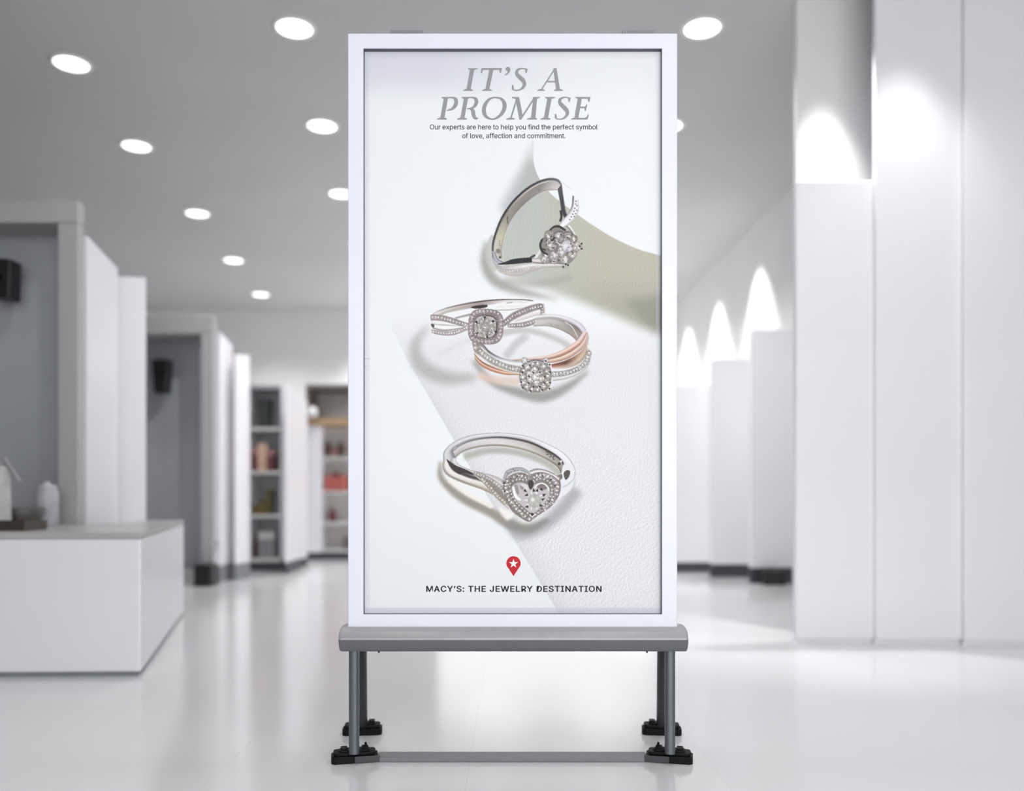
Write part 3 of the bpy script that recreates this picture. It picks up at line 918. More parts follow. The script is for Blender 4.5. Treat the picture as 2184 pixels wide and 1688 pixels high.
# --- ring 1, top, standing upright
z = Z(1000, 340, 6.029)
fill(z([(320, 985), (250, 1040), (215, 1180), (240, 1330), (330, 1440), (400, 1300)]), 'c6c5c0', a=0.8, sig=1.5)
ribbon(z([(300, 1260), (296, 1100), (340, 930), (420, 740), (540, 560), (700, 400), (850, 300), (980, 250), (1080, 240), (1155, 262), (1195, 320)]),
       z([(430, 1275), (432, 1130), (472, 960), (540, 800), (650, 650), (780, 530), (900, 450), (1000, 412), (1060, 402), (1110, 398), (1145, 400)]),
       [(0, ['8a8a8e', '55504f', '2f2d30', '3b3a3d', '57565a', '8b8b90']), (.14, ['55555a', '302e30', '3a383a', '2e2c2e', '3e3d40', '75757a']),
        (.24, ['d0cdca', 'c8c4b6', '8d8a84', 'd8d2ce', 'e8e4e2', 'b0acaa']), (.34, ['e0dedb', 'c9c5ae', '9a958c', 'a09890', '8b857f', 'd8d4d2']),
        (.8, ['b0ada3', 'cfcbb0', '9b968b', '8a837d', '9a9490', 'e4e1df']), (.94, ['8a867c', 'b5b099', '8a867d', '7d7772', '9a9590', 'b8b4b2']), (1, 'd8d6d0')])
for p in z([(905, 395), (925, 392), (395, 1050), (392, 1080), (398, 1105)]): dot(p[0], p[1], 1.3, '7b766e', 0.8)
line(z([(495, 730), (500, 830)]), 2.2, '4e4d42', 0.9)
dot(*z([(375, 1180)])[0], 5, '7d766c', .8); dot(*z([(400, 1262)])[0], 2.4, '3c3836', .9)
ribbon(z([(1140, 385), (1168, 540), (1190, 680), (1222, 752)]), z([(1195, 320), (1220, 500), (1250, 670), (1276, 722)]),
       [(0, 'cfccca'), (.12, '55545a'), (.5, ['606066', '3a3a3f', '2f2f33']), (.85, '4a4a50'), (1, '9a9aa0')])
line(z([(1180, 655), (1190, 740), (1172, 800)]), 5, '3a3638', 1)
ribbon(z([(1335, 465), (1318, 610), (1262, 720), (1190, 800), (1150, 852)]), z([(1405, 520), (1414, 640), (1375, 740), (1295, 820), (1215, 875)]),
       [(0, ['6a686c', '88868a', 'b0aeb0', '9a9896']), (.16, ['55535a', 'b4b2b6', 'f2f1f2', 'd0cecf']), (.3, 'f4f3f5'), (.8, 'fafafb'), (1, 'c4c2c4')])
for p in z([(1378, 540), (1372, 575), (1390, 598), (1362, 630), (1388, 655), (1350, 668), (1372, 700), (1335, 705), (1355, 735), (1318, 740), (1298, 775)]): dot(p[0], p[1], 1.7, '7c7478', .9)
line(z([(1195, 295), (1310, 380)]), 2, 'd9dadd', .8, .8)
ribbon(z([(1222, 870), (1290, 930), (1345, 1000)]), z([(1300, 845), (1340, 900), (1385, 985)]), [(0, 'b8b6b2'), (.35, 'b0aea8'), (.5, '48443f'), (.62, 'f2f1ec'), (.9, 'f2f1ec'), (1, 'b8b8a8')])
ribbon(z([(296, 1240), (320, 1320), (400, 1375), (600, 1372), (800, 1350), (1000, 1352), (1190, 1350)]),
       z([(330, 1330), (380, 1440), (500, 1490), (640, 1500), (760, 1460), (950, 1400), (1200, 1388)]),
       [(0, ['8a8a8c', 'e8e6e4', 'f4f0ee']), (.2, ['a9a8a8', 'f3efed', 'efeceb']), (.4, ['b4b2b0', 'b5aeab', 'dcdad8', 'c9c7c4']), (.8, ['cfccc8', 'c8c4c0', 'b8b4b0']), (1, ['c5c2bb', 'b9b4a8', 'a9a69c'])])
stones(z([(390, 1420), (500, 1440), (640, 1425), (780, 1400), (900, 1380)]), 5.2, 2.5, dark='9a9492', lite='dedad8')
ribbon(z([(296, 1180), (330, 1300), (400, 1350)]), z([(350, 1190), (390, 1280), (470, 1320)]), [(0, '9a9aa0'), (.4, 'c4c4c8'), (.7, '8a8a90'), (1, 'e0dedd')])
fill(z([(365, 1352), (470, 1318), (560, 1285), (700, 1268), (812, 1268), (818, 1322), (700, 1335), (520, 1352)]), '24242b')
fill(z([(775, 1262), (845, 1222), (850, 1250), (800, 1270)]), '4a464a')
ribbon(z([(830, 1280), (875, 1210), (915, 1155)]), z([(900, 1290), (935, 1230), (960, 1185)]), [(0, 'd0cecb'), (.3, 'f5f3f0'), (.6, 'c9c7c2'), (1, '9b9893')])
ribbon(z([(812, 1275), (900, 1272), (960, 1290)]), z([(815, 1325), (900, 1335), (970, 1345)]), [(0, 'a29a98'), (.4, 'efe4e4'), (.8, 'e4d8d8'), (1, '54484a')])
fill(z([(1010, 940), (1090, 880), (1170, 875), (1260, 920), (1350, 960), (1390, 1040), (1400, 1150), (1370, 1260), (1290, 1340), (1180, 1350), (1050, 1340), (960, 1330), (935, 1230), (925, 1110), (960, 1010)]), '8d8a86')
for (sx_, sy_, sr, dk_, lt_) in ((1040, 980, 70, '6f6c66', 'a8a49c'), (1160, 1000, 75, '453f42', 'a8a2a4'), (1275, 985, 60, '5a5552', 'b5b1ae'), (1065, 1110, 72, '544f4c', 'b2aeac'), (1190, 1190, 70, '6d6868', 'c6c2c2'),
                       (1345, 1020, 50, '5c5855', 'b4b0ab'), (970, 1290, 48, '75696a', 'b8b0b0'), (1095, 1240, 62, '7a7474', 'c4c0c0'), (1100, 1310, 40, '8a8684', 'c4c0bd'), (1370, 1130, 60, '75726a', 'c0bdb4'),
                       (1330, 1220, 56, '77746c', 'c4c2b8'), (1230, 1290, 52, '8a8884', 'd4d2cf'), (1010, 1050, 40, '5e5956', 'b0aca8'), (1270, 1115, 82, '8a8688', 'd2d0d4')):
    p = z([(sx_, sy_)])[0]; stone(p[0], p[1], sr / 6.029, dark=dk_, lite=lt_, hi='e6e4e2')
    for q in range(5):
        a_ = rng.rand() * 6.28; rr = sr / 6.029 * rng.rand() * 0.8
        dot(p[0] + rr * math.cos(a_), p[1] + rr * math.sin(a_), 1.0 + rng.rand() * 1.2, ['5a5552', 'e9e7e5', '3f3a38', 'f4f2f0'][rng.randint(4)], .85)
specks(z([(1010, 960), (1090, 900), (1170, 895), (1350, 980), (1390, 1150), (1350, 1260), (1180, 1330), (960, 1310), (950, 1110)]), 150)
line(z([(1120, 1060), (1210, 1110), (1300, 1090)]), 2.2, 'eceae6', .9); line(z([(1060, 1050), (1110, 1000)]), 4, '2c2826', .9)
ribbon(z([(1035, 905), (1090, 858), (1160, 850), (1250, 905)]), z([(1042, 922), (1095, 882), (1160, 880), (1235, 922)]), [(0, '2c292b'), (1, '3c383a')])
ribbon(z([(930, 1030), (905, 1100), (930, 1185), (1000, 1235)]), z([(962, 1010), (932, 1100), (955, 1170), (1020, 1222)]), [(0, '2c292b'), (1, '3c383a')])
line(z([(945, 1150), (990, 1170)]), 3, '2a2727'); line(z([(975, 1225), (1000, 1245)]), 3, 'f6f4f3')
line(z([(1240, 1240), (1250, 1330)]), 4, 'eceae6', .9)
for q in ((1395, 1095), (1420, 1130)): stone(*z([q])[0], 6, dark='7c7870', lite='c6c3bb')
for q in ((1450, 1085), (1450, 1150), (1425, 1120), (1215, 1385), (1275, 1362), (1245, 1350)): dot(*z([q])[0], 2.2, '3a3733')
line(z([(1195, 1390), (1215, 1410), (1280, 1385)]), 2, 'b9b7ae')

# --- ring 2, leaning double band with square head
z = Z(880, 600, 5.2)
ribbon(z([(195, 395), (240, 350), (340, 305), (500, 262), (700, 225), (900, 204), (1100, 198), (1250, 202), (1345, 215)]),
       z([(330, 400), (330, 375), (400, 350), (520, 325), (700, 290), (850, 262), (1000, 245), (1150, 240), (1250, 245)]),
       [(0, ['d8d6d4', '9a9290', '6a5c5c', '5a4c4e', '8a8486']), (.16, ['e8e6e4', '8c8280', '4e4244', '4a3e40', '6a6466']), (.32, ['f2f0ee', 'e2d8d6', 'a89a9a', 'd9d2d2', 'e8e6e6']),
        (.6, ['d9d5d0', 'b9ada6', 'ab9ea0', 'f0eeec', 'f2f0f0']), (.85, ['b9b4ac', 'c4bab2', 'a89c9c', 'e4e0de', 'dedcda']), (1, ['e6e2de', 'd8d0cc', 'c0b8b8', 'f4f2f2', 'f4f2f2'])])
fill(z([(645, 295), (700, 272), (820, 262), (818, 290), (720, 305)]), '33292a')
ribbon(z([(930, 245), (1080, 235), (1240, 245)]), z([(920, 330), (1080, 325), (1230, 300)]), [(0, 'f4f2ef'), (.2, 'fbfaf8'), (.55, 'f0efed'), (.8, 'fcfcfa'), (.92, 'b0aeac'), (1, 'e0dedd')])
line(z([(1040, 242), (1110, 236)]), 2, '9c9694', .8)
ribbon(z([(470, 405), (560, 380), (640, 360)]), z([(480, 420), (560, 400), (640, 385)]), [(0, '8c8884'), (1, 'c8c6c4')])
ribbon(z([(195, 395), (200, 430), (230, 560)]), z([(260, 395), (300, 450), (500, 560)]), [(0, 'e8e8ea'), (.5, 'fafafa'), (1, 'f4f4f4')])
ribbon(z([(210, 470), (330, 480), (450, 490), (570, 500)]), z([(225, 530), (340, 560), (460, 545), (580, 510)]), [(0, 'b0acac'), (.25, 'fcfcfc'), (.6, 'f8f8f8'), (.85, '8e8a8a'), (1, 'e8e6e6')])
fill(z([(205, 475), (240, 482), (235, 515), (212, 505)]), '55514f')
ribbon(z([(200, 372), (300, 372), (420, 400), (560, 448), (630, 470)]), z([(205, 435), (320, 442), (440, 470), (560, 505), (620, 530)]), [(0, 'b0a8a8'), (.5, '857b7b'), (1, 'a8a0a0')])
stones(z([(222, 402), (320, 410), (430, 436), (560, 478), (615, 500)]), 5.6, 4.6, dark='6e6262', lite='c6bebe')
ribbon(z([(205, 535), (330, 555), (450, 550), (600, 492)]), z([(240, 585), (350, 602), (470, 596), (612, 540)]), [(0, 'c4bebe'), (.5, '8d8585'), (1, 'b4aeae')])
stones(z([(232, 560), (350, 580), (470, 570), (600, 515)]), 5.2, 3.8, dark='7a7070', lite='d2cccc')
ribbon(z([(1060, 470), (1200, 455), (1350, 415), (1445, 360)]), z([(1070, 512), (1200, 516), (1350, 478), (1452, 410)]), [(0, 'd8d2d2'), (.5, '8a8080'), (1, 'a09898')])
ribbon(z([(1130, 430), (1250, 370), (1380, 335), (1430, 345)]), z([(1140, 450), (1250, 420), (1380, 380), (1430, 365)]), [(0, 'f6f3f3'), (.5, 'eae2e2'), (1, 'cfc6c6')])
stones(z([(1075, 492), (1200, 486), (1350, 446), (1440, 392)]), 5.2, 4.2, dark='665a5c', lite='c0b6b6')
ribbon(z([(995, 440), (1100, 350), (1250, 282), (1400, 242), (1455, 255)]), z([(1015, 505), (1120, 432), (1260, 365), (1400, 318), (1460, 330)]), [(0, 'e8e6e6'), (.2, '8e8486'), (.6, '7c7072'), (1, 'b8b0b0')])
stones(z([(1015, 470), (1110, 395), (1250, 325), (1400, 282), (1440, 300), (1445, 370)]), 5.4, 5.0, dark='5e5254', lite='bdb3b5')
line(z([(1452, 250), (1466, 330), (1455, 405)]), 3, 'd8d4d2')
ribbon(z([(1000, 520), (1100, 520), (1200, 515)]), z([(1000, 548), (1100, 535), (1200, 520)]), [(0, 'f2f0ee'), (.7, 'e4e2e0'), (1, 'b5b2b0')])
# ring 3, crossing white and rose bands
ribbon(z([(1390, 375), (1560, 368), (1740, 405), (1880, 480), (1950, 600), (1945, 700)]),
       z([(1340, 500), (1500, 500), (1650, 545), (1770, 615), (1850, 700), (1870, 720)]),
       [(0, ['c8c6c4', 'd8d8da', 'c9c4cf', 'b9b2c0']), (.14, ['f6f6f6', 'fbfbfc', 'e4e0ea', 'd8d0da']), (.24, ['d8d6d4', 'b4b2b2', 'e6e2ec', 'e2d4d6']), (.36, ['b0aca8', 'a8a4a0', '6f6a6a', 'c8b0b0']),
        (.5, ['d2cecb', 'c9c4c0', '8f8a86', 'b49a94']), (.85, ['d9d5d1', 'bab5ae', 'a8a298', 'b0988c']), (1, ['8c8a86', 'a8a49c', '8c877c', 'a08c80'])])
for p in z([(1530, 475), (1545, 488), (1580, 490), (1600, 492), (1612, 500)]): dot(p[0], p[1], 1.5, '9b9690', .9)
line(z([(1690, 450), (1760, 500), (1800, 560), (1830, 620)]), 2, 'eceaea', .8)
ribbon(z([(1060, 872), (1300, 848), (1500, 822), (1680, 752), (1820, 660), (1890, 570), (1930, 540)]),
       z([(1080, 905), (1300, 888), (1520, 905), (1700, 868), (1850, 780), (1925, 690), (1945, 610)]),
       [(0, ['e8d4cc', 'e4cfc6', 'dcc2b8', 'd4b2a6', 'e4cfd0']), (.2, ['d9b9ac', 'f6ebe4', 'f4dccc', 'f8e2d4', 'f0dede']), (.4, ['a97c6e', 'c9a292', 'b68a76', 'c4907c', 'd4b4ac']),
        (.5, ['8f7068', 'a88070', '8c6454', 'a27a6a', 'b8948a']), (.64, ['e0c4b8', 'fbf3e6', 'fbf2e0', 'f6e6d6', 'ecd6cc']), (.8, ['d4b4a8', 'e9d0c0', 'dcb8a4', 'd8b4a4', 'd8b8ac']), (1, ['9b7a70', 'ab7c68', '9e7462', 'a88878', 'c8a89c'])])
ribbon(z([(1540, 925), (1700, 880), (1850, 795), (1935, 690)]), z([(1550, 975), (1740, 965), (1880, 890), (1940, 780)]),
       [(0, ['8c4c3c', '6b4234', 'a88470', 'c0a090']), (.3, ['a8604e', '5c3a2c', 'c8a890', 'd8c0b0']), (.6, ['c89484', 'b49a88', 'dcc8b4', 'c4b09c']), (.85, ['e8cec4', 'cbbab0', 'b09c88', 'a89684']), (1, ['f4e8e4', 'e4dcd8', 'c9bdb0', 'b4a898'])])
ribbon(z([(1540, 985), (1700, 975), (1850, 925), (1930, 845), (1945, 740)]), z([(1555, 1110), (1700, 1085), (1850, 1025), (1955, 925), (1978, 800)]),
       [(0, 'fbfafa'), (.12, 'f4f2f2'), (.22, '8d8988'), (.6, 'a8a4a3'), (.75, 'f0eeed'), (.9, 'cfccc9'), (1, 'b4b0ad')])
stones(z([(1570, 1030), (1700, 1018), (1840, 968), (1925, 895), (1955, 800)]), 6.6, 5.6, dark='6a6664', lite='cdcac9')
ribbon(z([(685, 800), (760, 880), (880, 945), (1020, 990), (1190, 1015)]), z([(690, 860), (760, 940), (880, 1000), (1030, 1038), (1190, 1042)]),
       [(0, ['c8a898', 'c48e72', 'cf9878', 'e2c4b0']), (.25, ['8c6450', '7a4c38', 'b07a5c', 'd0a890']), (.4, ['f0ddd0', 'f2d8c6', 'f8e8dc', 'f4e8e0']), (.65, ['d8a484', 'cf9472', 'd8a486', 'c8a080']), (.9, ['b07c60', 'bc8464', 'b88460', '9c8450']), (1, ['9a7260', 'a87c64', 'a88468', 'b49c70'])])
ribbon(z([(670, 660), (770, 690), (850, 772), (960, 838), (1080, 875), (1215, 890)]), z([(685, 790), (770, 850), (880, 935), (1000, 985), (1110, 1010), (1200, 1025)]),
       [(0, ['8c8478', '8c8480', '9a9ca0', 'b4b4b8']), (.1, ['b4aeaa', '5a5656', 'c8cacd', 'd0d0d4']), (.22, ['8c8480', 'b8b6b6', 'f2f2f4', 'f6f6f8']), (.34, 'f4f2f2'), (.5, ['8d877f', 'b4b0ac', 'a8a6a2']), (.8, ['9a948c', 'a8a49c', 'c4c2be']), (1, ['c8c0b4', 'f0ece4', 'e4e2de'])])
stones(z([(700, 715), (760, 790), (880, 875), (1000, 935), (1110, 968), (1195, 985)]), 6.8, 6.0, dark='6c6860', lite='c4c2bc')
stones(z([(672, 640), (690, 690), (700, 740)]), 6, 5.5, dark='6f6864', lite='c4bebb')
# heads of rings 2 and 3
def superpath(cx_, cy_, h_, k=3.2, rot=0.06, n=60):
    t = np.linspace(0, 2 * np.pi, n, endpoint=False)
    X = np.sign(np.cos(t)) * np.abs(np.cos(t)) ** (2 / k) * h_; Y = np.sign(np.sin(t)) * np.abs(np.sin(t)) ** (2 / k) * h_
    return [(cx_ + a * math.cos(rot) - b * math.sin(rot), cy_ + a * math.sin(rot) + b * math.cos(rot)) for a, b in zip(X, Y)]
lay(polymask(z(superpath(812, 505, 195))), hexc('8c8081'))
fill(z([(620, 560), (760, 680), (790, 690), (700, 690), (650, 640)]), 'aaa3a0')
hp = np.array(superpath(812, 503, 168)); hp = resample(np.r_[hp, hp[:1]], 30)[:-1]
for q in hp: stone(*z([q])[0], 5.6, dark='655859', lite='b8aeae', hi='e6e0e0')
lay(polymask(z(superpath(812, 503, 128))), hexc('5e5252'))
lay(polymask(z(superpath(806, 506, 118))), hexc('c2bcbb'))
for k in range(8):
    a_ = k * math.pi / 4 + 0.2
    p = z([(806 + 74 * math.cos(a_), 508 + 74 * math.sin(a_))])[0]; stone(p[0], p[1], 6.2, dark='787370', lite='b4b1ad', hi='dcdad8')
p = z([(806, 508)])[0]; stone(p[0], p[1], 8.5, dark='8a8784', lite='bdbbb6', hi='f0eeec')
specks(z(superpath(812, 503, 180)), 130, 1.3)
for q, an in (((800, 408), 1.5), ((892, 448), 2.2), ((918, 560), -2.4), ((826, 612), -1.5), ((716, 578), -.8), ((712, 458), .8)):
    p = z([q])[0]; tri(p[0], p[1], 4.4, an)
    dot(p[0] - 3, p[1] + 2.4, 1.5, 'f4f2f2')
lay(polymask(z(superpath(1362, 1055, 178, 2.8, 0.02))), hexc('93908c'))
for a_ in range(14):
    t_ = a_ * 2 * math.pi / 14
    stone(*z([(1362 + 142 * math.cos(t_), 1058 + 140 * math.sin(t_))])[0], 7.4, dark='5e5a56', lite='c0bdb9')
for a_ in range(6):
    t_ = a_ * math.pi / 3 + .4
    stone(*z([(1362 + 72 * math.cos(t_), 1055 + 72 * math.sin(t_))])[0], 7.6, dark='66625e', lite='cfccc8')
stone(*z([(1365, 1060)])[0], 9, dark='7a7672', lite='dedcda')
specks(z(superpath(1362, 1055, 165, 2.8, 0.02)), 90, 1.3)
for q in ((1240, 880), (1480, 880)):
    stone(*z([q])[0], 6.5, dark='6b6668', lite='e6e4e4')
ribbon(z([(1270, 890), (1360, 868), (1460, 885)]), z([(1280, 915), (1360, 890), (1450, 912)]), [(0, '8a8488'), (.5, '6a666c'), (1, 'd8d6d8')])
z8 = Z(1080, 750, 16.88)
for q in ((590, 525), (840, 500), (970, 770), (1210, 760), (1375, 915), (1370, 1135), (1200, 1280), (965, 1285), (800, 1140), (810, 900), (570, 760), (540, 1115), (585, 1310), (1575, 750), (1575, 1135), (1550, 1345), (1410, 345), (1560, 480), (870, 1425), (1290, 1385)):
    p = z8([q])[0]; dot(p[0], p[1], 2.0, '221d1b'); dot(p[0] - 2.2, p[1] + 2.0, 1.6, 'f4f1f0')

# --- ring 4, heart head
z = Z(900, 880, 5.46)
ribbon(z([(245, 570), (262, 450), (380, 340), (560, 270), (780, 243), (1000, 245), (1250, 285), (1500, 385), (1680, 500), (1775, 640), (1785, 760)]),
       z([(400, 530), (362, 440), (450, 370), (600, 312), (800, 285), (1000, 290), (1250, 340), (1450, 430), (1590, 520), (1655, 610), (1625, 720)]),
       [(0, ['9a9896', 'aaa8aa', '8c8c92', 'a4a2a4', 'b0aeae', 'a8a8aa']), (.2, ['e8e6e6', 'dcdcde', 'f6f6f8', 'f0f0f2', 'fafafa', 'f8f8fa']), (.55, ['d0ced0', 'eeeef0', 'dedce0', 'e8e6ea', 'f6f6f8', 'f4f4f6']),
        (.85, ['8a8a90', 'b4b4ba', 'd4d4d8', 'bab8bc', 'ededf0', 'eaeaee']), (1, ['7c7c80', '8c8a8e', '8f8d90', '6f6c6e', '9a989c', 'c4c4c8'])])
ribbon(z([(362, 440), (450, 370), (600, 312), (800, 285), (1000, 290), (1250, 340), (1450, 430), (1590, 520), (1655, 610), (1640, 680)]),
       z([(392, 530), (480, 462), (640, 412), (820, 392), (1000, 402), (1200, 445), (1400, 522), (1550, 612), (1600, 670), (1618, 730)]),
       [(0, ['b0aeb2', '8c8a8c', '3c383a', '54504f', '2c2827', '3a3636']), (.12, ['8f8d90', '6e6a6c', '5a5656', '3f3b3a', '2a2624', '6a6462']), (.24, ['dcdadb', 'e4e2e2', 'dedada', 'c8c4c2', '9b9590', 'b0aaa4']),
        (.75, ['b8b4b0', 'd8d5d4', 'e4e0dd', 'dcd7d2', 'c6c0b8', '8a8478']), (.93, ['8f8b80', '8c887c', '8a8474', '9a9484', '8c8678', '6c675c']), (1, ['d8d6cc', 'b0ac9e', '9c9684', 'a49e8e', '8f897a', '7a7468'])])
z4 = z
for (x_, pts_) in ((0, [(1475, 440), (1448, 445), (1448, 462), (1470, 468), (1466, 490), (1445, 490)]), (1, [(1515, 488), (1500, 470), (1488, 482), (1505, 500), (1500, 520), (1480, 515)]), (2, [(1545, 520), (1528, 510), (1528, 545), (1545, 550)])):
    line(z4(pts_), 1.8, '4c4742', .95)
dot(*z([(1598, 600)])[0], 3, '2d2826'); dot(*z([(1620, 570)])[0], 2.2, 'f4f2f0')
ribbon(z([(400, 530), (402, 572), (455, 622), (600, 680), (720, 705), (930, 780)]), z([(246, 560), (238, 650), (300, 740), (470, 820), (700, 900), (860, 980), (1000, 1080)]),
       [(0, ['c4c4c8', 'a8a6a8', 'b8b4b4', 'b4acac']), (.12, ['f0eff0', 'e8e8ea', 'dcdada', 'd8d4d4']), (.3, ['c8c6c8', '8c8a8e', '8d8988', 'c8c4c2']), (.42, ['b4b2b6', '443c3e', '4a4244', 'd4d0cc']),
        (.52, ['e0dede', '5e5456', '6d6664', 'e8e4e0']), (.6, ['f4f2f2', 'f6f3f0', 'f8f6f4', 'f0ece6']), (.8, ['f2eeec', 'efe8e2', 'e0d8cc', 'c9c0b0']), (.92, ['aca49c', '8c857c', 'ada596', '8f8778']), (1, ['d0c9bc', 'b8b0a4', 'a09884', '8c8474'])])
fill(z([(285, 545), (330, 575), (400, 620), (520, 670), (598, 712), (590, 728), (480, 705), (440, 722), (370, 680), (320, 620)]), '3c3336')
fill(z([(1655, 600), (1740, 600), (1780, 680), (1790, 770), (1740, 900), (1620, 1005), (1590, 960), (1620, 850), (1600, 760), (1625, 700)]), 'eff0f3')
line(z([(1785, 690), (1770, 770), (1700, 840), (1640, 870)]), 1.6, 'a8aaae', .9, .5)
line(z([(1790, 780), (1740, 900), (1620, 1005)]), 1.6, 'b4b6ba', .8, .5)
fill(z([(1650, 710), (1690, 672), (1725, 690), (1712, 750), (1672, 785)]), '55504c')
fill(z([(1570, 745), (1630, 722), (1632, 770), (1600, 785)]), '77716e')
ribbon(z([(600, 695), (780, 720), (900, 765), (960, 820), (1000, 900)]), z([(600, 725), (720, 830), (850, 985), (930, 1060), (1010, 1130)]), [(0, 'b4b0b2'), (.2, 'e4e0e0'), (.4, '9c9490'), (.75, '8d857c'), (.9, 'e8e4de'), (1, 'b4aca0')])
stones(z([(625, 712), (720, 745), (820, 800), (900, 860), (960, 940)]), 5.6, 4.0, dark='6f6663', lite='c9c4c0')
stones(z([(700, 780), (790, 870), (880, 970), (960, 1050)]), 6.0, 4.4, dark='6d6558', lite='c4beb4')
heart_o = [(940, 860), (945, 770), (985, 690), (1070, 645), (1160, 645), (1235, 680), (1262, 712), (1310, 665), (1400, 665), (1500, 700), (1590, 750), (1618, 850), (1598, 960), (1520, 1080), (1410, 1165), (1300, 1225), (1245, 1275), (1150, 1230), (1040, 1140), (985, 1020)]
fill(z(heart_o), '8c8380')
ribbon(z([(945, 800), (975, 690), (1070, 645), (1160, 645), (1235, 680), (1275, 740)]), z([(985, 800), (1010, 750), (1080, 710), (1160, 700), (1230, 730), (1265, 790)]), [(0, '8c8a8c'), (.3, 'c4c4c8'), (.6, '8c8a8e'), (.85, 'ecebec'), (1, 'c4c0c0')])
ribbon(z([(1250, 680), (1330, 655), (1440, 670), (1560, 725), (1610, 760)]), z([(1275, 720), (1340, 700), (1420, 700), (1530, 745), (1590, 790)]), [(0, '8c8486'), (.4, 'b8b4b4'), (.6, 'f2f2f2'), (.85, 'f4f4f4'), (1, 'aaa6a6')])
hpath = [(1245, 770), (1200, 765), (1130, 740), (1050, 765), (985, 820), (985, 910), (1020, 1010), (1085, 1100), (1160, 1175), (1245, 1235)]
stones(z(hpath), 7.6, 6.2, dark='59504d', lite='b5afab')
hpath2 = [(1280, 790), (1340, 740), (1430, 735), (1520, 775), (1570, 850), (1555, 940), (1500, 1040), (1410, 1120), (1320, 1185), (1250, 1240)]
stones(z(hpath2), 7.2, 6.0, dark='5c5453', lite='bdb6b6')
for q in hpath[1:6] + hpath2[1:8]:
    dot(*z([(q[0] + 22, q[1] + 18)])[0], 1.6, 'f6f4f4'); dot(*z([(q[0] - 20, q[1] + 6)])[0], 1.8, '2c2624')
hm1 = [(1262, 800), (1180, 785), (1110, 780), (1040, 815), (1030, 900), (1075, 1000), (1130, 1080), (1200, 1150), (1265, 1195)]
hm2 = [(1300, 800), (1370, 775), (1450, 790), (1505, 840), (1515, 930), (1460, 1040), (1390, 1095), (1320, 1150)]
stones(z(hm1), 7.0, 4.6, dark='57504e', lite='a8a2a0')
stones(z(hm2), 7.0, 4.4, dark='57504e', lite='a8a2a0')
specks(z(heart_o), 170, 1.4)
heart_i = [(1048, 900), (1060, 850), (1140, 815), (1225, 840), (1268, 885), (1325, 835), (1420, 825), (1482, 890), (1475, 985), (1400, 1085), (1290, 1175), (1190, 1110), (1095, 1015)]
fill(z(heart_i), 'c9c5c8')
fill(z([(1240, 800), (1285, 790), (1300, 850), (1265, 900), (1240, 860)]), '3f3838')
fill(z([(1052, 880), (1080, 870), (1100, 960), (1150, 1010), (1140, 1030), (1080, 990)]), 'fcfbf8')
fill(z([(1075, 850), (1110, 850), (1130, 920), (1125, 960), (1095, 930)]), '9b9896')
fill(z([(1330, 850), (1400, 832), (1450, 870), (1440, 900), (1370, 890)]), '85797d')
line(z([(1310, 880), (1345, 845), (1400, 826), (1460, 862), (1480, 910)]), 2.6, 'fcfafa')
fill(z([(1150, 840), (1230, 850), (1235, 900), (1190, 905)]), 'e6dfe2'); fill(z([(1140, 850), (1180, 870), (1185, 900), (1150, 890)]), 'a09498')
for k in range(10):
    a_ = k * math.pi / 5
    fill(z([(1305 + 60 * math.cos(a_ - .22), 1025 + 60 * math.sin(a_ - .22)), (1305 + 125 * math.cos(a_), 1025 + 118 * math.sin(a_)), (1305 + 60 * math.cos(a_ + .22), 1025 + 60 * math.sin(a_ + .22))]), 'eeecee', n=6)
stone(*z([(1310, 1030)])[0], 14, dark='a5a6a0', lite='c9cbc5', hi='eef0ec')
for q, an in (((1218, 1100), 2.9), ((1388, 1086), .2), ((1412, 1012), -.6), ((1425, 960), -.5), ((1345, 905), -1.2), ((1300, 905), -1.9), ((1205, 915), .6), ((1215, 965), 2.9), ((1395, 900), .6)):
    tri(*z([q])[0], 4.6, an, '231b1b')
dot(*z([(1283, 1190)])[0], 3.4, '2a2422'); line(z([(1258, 1188), (1280, 1215), (1308, 1195)]), 2.0, 'f6f5f5')

# lavender edge of the sheet along the frame
def band(mask, c, a):
    lay(mask, hexc(c), a)
lft = np.clip(1 - (GX - 775) / 14.0, 0, 1); rgt = np.clip((GX - 1399) / 13.0, 0, 1)
img = img * (1 - 0.55 * (lft > 0)[..., None] * 0.45) + hexc('dcdcf2') * 0.55 * 0.45 * (lft > 0)[..., None]
img = img * (1 - 0.22 * (rgt > 0)[..., None]) + hexc('dcdcf0') * 0.22 * (rgt > 0)[..., None]
lay(GY > 1297, hexc('d2d4e8'), 0.55)
lay(strokemask([(775, 765), (789, 766)], 1.2), hexc('b4b4c8'), .7); lay(strokemask([(775, 781), (789, 781)], 1), hexc('c4c4d4'), .6)

img = np.clip(img, 0, 1)
img = img.reshape(Hc_ // SS, SS, Wc // SS, SS, 3).mean(axis=(1, 3))
lin = np.where(img <= 0.04045, img / 12.92, ((img + 0.055) / 1.055) ** 2.4)
ALB = 0.91
lin = np.clip(lin * ALB, 0, 0.95)
nh, nw = lin.shape[:2]
vx = wx(PX0 + np.arange(nw) + 0.5, YP)
vz = CH + (HY - (PY0 + np.arange(nh) + 0.5)) / F * YP
VX, VZ = np.meshgrid(vx, vz)
co = np.stack([VX, np.full_like(VX, YP - SO.y), VZ], -1).reshape(-1, 3).astype(np.float32)
ii = np.arange(nh * nw).reshape(nh, nw)
quads = np.stack([ii[:-1, :-1], ii[1:, :-1], ii[1:, 1:], ii[:-1, 1:]], -1).reshape(-1, 4).astype(np.int32)
me = bpy.data.meshes.new('poster_print')
me.vertices.add(len(co)); me.vertices.foreach_set('co', co.ravel())
nf = len(quads)
me.loops.add(nf * 4); me.loops.foreach_set('vertex_index', quads.ravel())
